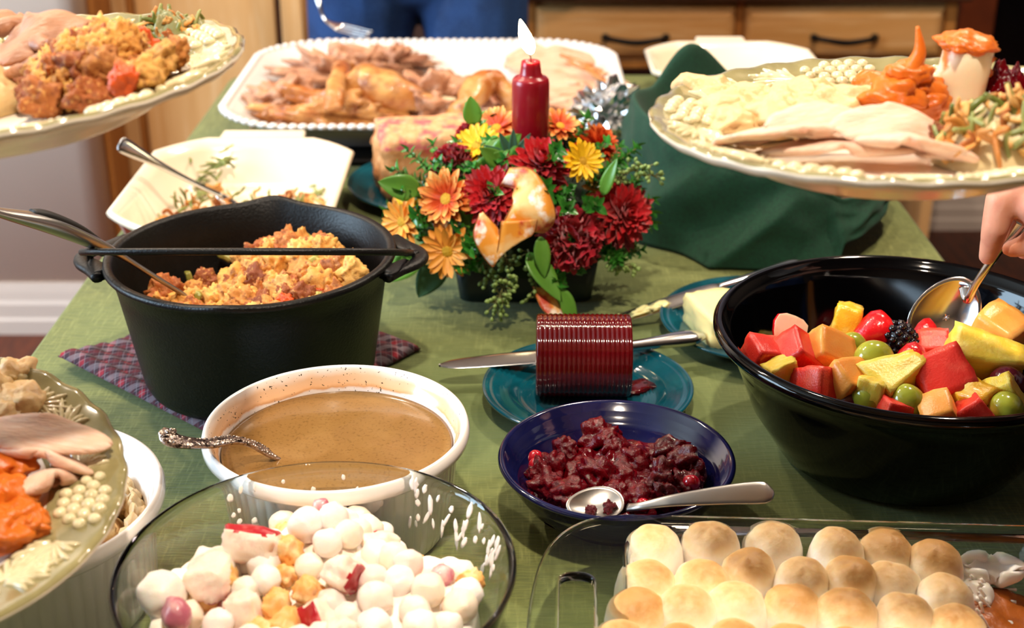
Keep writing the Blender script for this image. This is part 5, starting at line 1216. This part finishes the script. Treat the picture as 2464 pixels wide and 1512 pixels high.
m_eye = M('flower_eye', 'c99a1c', .7, bump=(400, .8))
m_box = M('dark_container', '0a1a16', .4)
FA = thing('flower_arrangement', 'autumn flower centrepiece of red, orange and yellow blooms around a candle', 'flowers', AC)
lo = [rrect(.068, .058, .012, z, 4) for z in (0, .001)]+[rrect(.074, .064, .012, .046, 4), rrect(.070, .060, .010, .048, 4), rrect(.066, .056, .010, .040, 4)]
new('container', loft(lo, True, True), m_box, FA, (0, .004, .0005))
new('floral_foam', blob(.085, .075, .060, .25, 2, 3, 3, flat=-.5), M('foam_moss', '16260f', .9), FA, (0, 0, .062))
def flo(px, py, Y): return aty(px, py, Y)-AC
def face(p, tilt=None):
    d = Vector((p.x*.9, p.y-.10, .055+p.z*.35)) if tilt is None else Vector(tilt)
    return d.normalized()
def petal(L_, W_, cup=.25, nu=5, nv=7):
    def fn(u, v):
        x = (u-.5)*2; wd = W_*(.35+.65*math.sin(PI*min(1, v*.92+.02))**.7)*(1 if v < .97 else .35)
        return (x*wd*.5, v*L_, cup*L_*(v*v)*.5+x*x*wd*.25)
    return grid(fn, nu, nv)
def daisy(name, p, d, r, n, mat, layers=2, lab=None, R_=random.Random(1)):
    q = Vector((0, 0, 1)).rotation_difference(d)
    f_ = place(name, mkmesh('disc', blob(r*.26, r*.26, r*.13, .1, 3, 1, 3), m_eye), FA, p, q)
    if lab: f_['label'] = lab
    ms = [mkmesh('petal', petal(r*.95, r*.30, c), mat) for c in (.10, .30, .55)]
    for l in range(layers):
        for i in range(n):
            a = 2*PI*(i+.5*l)/n+R_.uniform(-.1, .1)
            o = place('petal', ms[min(2, l)], f_, (math.cos(a)*r*.10, math.sin(a)*r*.10, .0006*l), (R_.uniform(-.12, .12)+(.0 if l == 0 else .25), R_.uniform(-.2, .2), a-PI/2), R_.uniform(.88, 1.08)*(1-.12*l))
    return f_
def mum(name, p, d, r, mat, R_, layers=6, lab=None, wid=.27):
    q = Vector((0, 0, 1)).rotation_difference(d); g = G()
    for l in range(layers):
        s = 1-l/(layers+.6); el_ = -.15+1.35*(l/(layers-1))**1.2; n = int(22-2.4*l)
        for i in range(n):
            a = 2*PI*i/n+l*.37+R_.uniform(-.1, .1)
            g.add(petal(r*(.35+.65*s)*R_.uniform(.9, 1.1), r*wid, R_.uniform(.15, .5)), rotz(a) @ Matrix.Translation((0, r*.05*s, r*.10*l*.5)) @ Matrix.Rotation(el_+R_.uniform(-.12, .12), 4, 'X'))
    f_ = place(name, mkmesh('petals', g.geo(), mat), FA, p, q)
    if lab: f_['label'] = lab
    return f_
def carn(name, p, d, r, mat, R_, lab=None):
    q = Vector((0, 0, 1)).rotation_difference(d); g = G()
    def fan(Lr, seed):
        def fn(u, v):
            x = (u-.5)*2; an = x*.95; rr = Lr*(.15+.85*v)*(1+.07*v*math.sin(u*26+seed)); e = .16*Lr*v*v*math.sin(u*10+seed)+.06*Lr*v*math.sin(u*23+seed*2)
            return (rr*math.sin(an), rr*math.cos(an), e)
        return grid(fn, 20, 6)
    n = 46
    for i in range(n):
        z = 1-(i+.5)/n*1.05; a = i*2.399; h = math.sqrt(max(0, 1-z*z)); dr = Vector((h*math.cos(a), h*math.sin(a), z+.05)).normalized()
        g.add(fan(r*.62*R_.uniform(.9, 1.1), R_.uniform(0, 6)), look(dr*r*.34, dr, Vector((R_.uniform(-1, 1), R_.uniform(-1, 1), R_.uniform(-1, 1))).normalized()))
    f_ = place(name, mkmesh('ruffled_petals', g.geo(), mat), FA, p, q)
    if lab: f_['label'] = lab
    return f_
RF = random.Random(77)
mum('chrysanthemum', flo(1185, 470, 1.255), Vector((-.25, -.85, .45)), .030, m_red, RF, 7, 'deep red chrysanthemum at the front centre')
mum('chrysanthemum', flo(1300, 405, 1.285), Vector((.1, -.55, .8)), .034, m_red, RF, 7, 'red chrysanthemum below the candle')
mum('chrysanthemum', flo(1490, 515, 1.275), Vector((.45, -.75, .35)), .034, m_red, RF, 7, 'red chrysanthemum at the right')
mum('chrysanthemum', flo(1435, 350, 1.36), Vector((.4, -.3, .8)), .026, m_orp, RF, 5, 'rust chrysanthemum at the back right')
carn('carnation', flo(1372, 575, 1.245), Vector((.15, -.85, .40)), .034, m_dred, RF, 'dark red ruffled carnation at the front right')
carn('carnation', flo(1090, 398, 1.31), Vector((-.35, -.45, .8)), .024, m_dred, RF, 'dark red carnation at the back left')
carn('carnation', flo(1130, 330, 1.37), Vector((-.3, -.2, .9)), .016, m_dred, RF)
daisy('daisy', flo(1402, 388, 1.28), Vector((.35, -.75, .5)), .021, 15, m_yel, 2, 'bright yellow daisy at the right of the candle', RF)
daisy('daisy', flo(1148, 352, 1.33), Vector((-.25, -.45, .85)), .026, 16, m_yel, 2, 'yellow daisy at the left of the candle', RF)
daisy('daisy', flo(1195, 310, 1.375), Vector((-.3, -.5, .8)), .026, 16, m_orp, 2, 'rust orange daisy behind the candle', RF)
daisy('daisy', flo(1348, 305, 1.375), Vector((.2, -.4, .9)), .023, 15, m_orp, 2, None, RF)
daisy('daisy', flo(1075, 480, 1.265), Vector((-.45, -.75, .45)), .031, 17, m_orp, 3, 'orange daisy at the left', RF)
daisy('daisy', flo(1078, 605, 1.245), Vector((-.22, -.92, .20)), .028, 15, m_pea2, 2, 'peach daisy hanging at the lower left', RF)
daisy('daisy', flo(968, 535, 1.265), Vector((-.6, -.7, .25)), .025, 14, m_pea2, 2, 'peach daisy at the far left', RF)
daisy('daisy', flo(980, 495, 1.285), Vector((-.5, -.5, .6)), .018, 13, m_yel, 2, None, RF)
daisy('daisy', flo(1445, 460, 1.30), Vector((.2, -.6, .6)), .020, 12, m_pea2, 1, None, RF)
# boxwood sprigs
lg = leafgeo(1, .62, .12, .25, nu=3, nv=5)
def sprig(p, d, L_, R_, n=9, ls=.0095, mat=m_leafd, nm='boxwood_sprig'):
    d = Vector(d).normalized(); sd = d.orthogonal().normalized(); g = G(); pts = []
    bend = Vector((R_.uniform(-.2, .2), R_.uniform(-.2, .2), R_.uniform(-.1, .2)))*L_
    for i in range(5): s = i/4; pts.append(d*L_*s+bend*s*s)
    g.add(tube(pts, .0008, 5, 2), None, 1)
    for i in range(n):
        s = .2+.8*i/(n-1); k = min(3, int(s*4)); q = pts[k].lerp(pts[k+1], s*4-k)
        for j in range(2):
            a = i*1.57+j*PI+R_.uniform(-.4, .4); out = (Matrix.Rotation(a, 3, d) @ sd)
            dd_ = (out+d*.55).normalized(); g.add(lg, look(q, dd_, d, ls*R_.uniform(.75, 1.15)))
    g.add(lg, look(pts[-1], d, sd, ls))
    o = new(nm, g.geo(), [mat, m_stem], FA, p); return o
def ell(az, elv, s=1.0): return Vector((.118*s*math.cos(az)*math.cos(elv), .088*s*math.sin(az)*math.cos(elv), .070+.070*s*math.sin(elv)))
for i in range(125):
    az = RF.uniform(PI*.95, PI*2.05) if i < 95 else RF.uniform(0, PI); elv = RF.uniform(-.45, 1.2)
    p = ell(az, elv, RF.uniform(.66, .90)); d = Vector((math.cos(az)*math.cos(elv)*.9, math.sin(az)*math.cos(elv), math.sin(elv)+.25))
    sprig(p, d, RF.uniform(.026, .044), RF, RF.randint(6, 9), RF.uniform(.010, .0135))
for px, py, Y, d in [(1020, 395, 1.31, (-.7, -.1, .8)), (1000, 430, 1.30, (-1, -.2, .4)), (1160, 300, 1.36, (-.3, 0, 1)), (1020, 530, 1.26, (-.6, -.8, .1)), (1130, 630, 1.25, (-.2, -.9, -.2)), (1010, 480, 1.28, (-.8, -.4, .3)), (1400, 330, 1.36, (.3, 0, 1)), (1450, 420, 1.30, (.6, -.4, .5)), (1500, 380, 1.32, (.8, 0, .6)), (1470, 610, 1.26, (.5, -.8, -.1)), (1340, 370, 1.27, (.2, -.8, .5)), (1310, 450, 1.25, (0, -1, .3)), (1420, 490, 1.25, (.3, -.9, .2)), (1345, 660, 1.24, (.2, -.9, -.3)), (1250, 470, 1.25, (0, -1, .2)), (1140, 580, 1.24, (-.2, -1, 0))]:
    sprig(flo(px, py, Y)-Vector(d).normalized()*.018, d, .036, RF, 8, .0125)
# broad leaves
def broad(px, py, Y, d, up, L_, W_, mat=m_leafl):
    o = new('broad_leaf', leafgeo(L_, W_, .12, .12, nu=7, nv=11), mat, FA); M_ = look(flo(px, py, Y), d, up); o.location = M_.to_translation(); o.rotation_euler = M_.to_euler(); solid(o, .0004)
for a in [(1010, 460, 1.275, (-.75, -.2, .25), (-.2, -1, .4), .042, .026), (1150, 430, 1.29, (.5, -.2, .6), (.1, -1, .3), .040, .026), (1140, 300, 1.35, (-.1, -.1, 1), (0, -1, .1), .030, .020), (1270, 610, 1.23, (.5, -.4, -.55), (.4, -.8, .5), .056, .024), (1450, 470, 1.26, (.25, -.1, .9), (-.6, -.8, 0), .040, .014), (1215, 400, 1.29, (-.5, -.3, .5), (0, -.9, .5), .035, .018), (1330, 695, 1.225, (.4, -.2, -.5), (.2, -1, .3), .040, .022), (1190, 380, 1.30, (.6, -.1, .6), (0, -1, .4), .036, .022), (1110, 480, 1.27, (.3, -.4, -.6), (-.2, -1, 0), .036, .022), (1300, 570, 1.225, (.1, -.3, -.8), (.1, -1, .2), .040, .016), (1010, 610, 1.27, (-.6, -.3, -.4), (-.1, -.9, .6), .044, .028), (1165, 360, 1.30, (.5, 0, .1), (0, -.8, .8), .034, .020)]: broad(*a)
broad(1060, 618, 1.275, (-.42, -.05, -.85), (.25, -.9, .2), .052, .030, m_leafg)
for k, (dx, dz) in enumerate(((-.4, .9), (0, 1), (.45, .8), (-.8, .5))): broad(1235, 385, 1.30, (dx, -.25, dz), (0, -1, .3), .034, .009, m_leafg)
# seeded eucalyptus
def seeded(pts, R_, n=8, ns=4):
    P = [Vector(p)-AC for p in pts]; Q = crom(P, 6); g = G(); g.add(tube(P, .0009, 5, 4), None, 1)
    for i in range(n):
        q = Q[int((i+1)/n*(len(Q)-1))]
        for j in range(ns):
            d = Vector((R_.uniform(-1, 1), R_.uniform(-1, .3), R_.uniform(-.9, .5))).normalized(); e = q+d*R_.uniform(.007, .013)
            g.add(tube([q, q.lerp(e, .5)+Vector((0, 0, .001)), e], .0005, 4, 2), None, 1)
            g.add(blob(.0021, .0021, .0031, 0, 1, 0, 1), look(e, d) @ Matrix.Rotation(PI/2, 4, 'X'))
    new('eucalyptus_seeds', g.geo(), [m_seed, m_stem], FA)
seeded([aty(1215, 610, 1.245), aty(1222, 660, 1.225), aty(1205, 705, 1.215), aty(1190, 745, 1.215)], RF, 15, 6)
seeded([aty(1465, 440, 1.30), aty(1510, 415, 1.29), aty(1545, 400, 1.285), aty(1575, 425, 1.28)], RF, 11, 5)
seeded([aty(1460, 620, 1.27), aty(1490, 630, 1.26), aty(1520, 645, 1.255)], RF, 8, 5)
seeded([aty(1270, 600, 1.24), aty(1290, 660, 1.23), aty(1285, 715, 1.225)], RF, 7, 4)
seeded([aty(1170, 610, 1.245), aty(1165, 640, 1.24), aty(1180, 670, 1.235)], RF, 6, 4)
# printed ribbon
m_rib = M('leaf_print_ribbon', 'f2c078', .4, sheen=.2, var=[('ea9428', 34, .44, .58), ('fbeedd', 44, .55, .62), ('c23a16', 30, .60, .67)])
m_wire = M('ribbon_wire_edge', '9c5a26', .4, metal=.5)
def ribbon(pts, wv, mat=m_rib):
    P = [Vector(p)-AC for p in pts]; Q = crom(P, 8); W_ = crom([Vector(w_) for w_ in wv], 8)
    v = []; f = []
    for i, (p, w_) in enumerate(zip(Q, W_)):
        for j in range(6): v.append(p+w_*1.55*(j/5-.5)+Vector((0, -.0015*math.sin(PI*j/5), 0)))
    for i in range(len(Q)-1):
        for j in range(5): f.append((i*6+j, i*6+j+1, i*6+j+7, i*6+j+6))
    o = new('ribbon', (v, f), mat, FA); solid(o, .0004)
    g = G(); g.add(tube([v[i*6] for i in range(0, len(Q), 2)], .0005, 5, 2)); g.add(tube([v[i*6+5] for i in range(0, len(Q), 2)], .0005, 5, 2)); new('ribbon_edge', g.geo(), m_wire, o)
ribbon([aty(1215, 425, 1.245), aty(1255, 430, 1.235), aty(1272, 460, 1.225), aty(1285, 505, 1.215), aty(1262, 545, 1.215), aty(1225, 575, 1.215), aty(1205, 600, 1.215)],
       [(.006, -.002, .012), (.010, -.004, .014), (.020, -.004, .008), (.026, -.004, -.006), (.024, .004, -.010), (.022, .004, .012), (.014, .0, .018)])
ribbon([aty(1250, 530, 1.21), aty(1235, 590, 1.205), aty(1195, 605, 1.205), aty(1168, 560, 1.212), aty(1158, 512, 1.222)],
       [(.022, .004, .0), (.020, .002, .010), (.006, .004, .018), (.014, .004, .006), (.002, .0, .001)])
ribbon([aty(1300, 690, 1.225), aty(1320, 730, 1.215), aty(1342, 765, 1.205), aty(1360, 790, 1.20)], [(.010, .004, -.002), (.010, .006, .002), (.009, .006, -.003), (.008, .006, .0)])
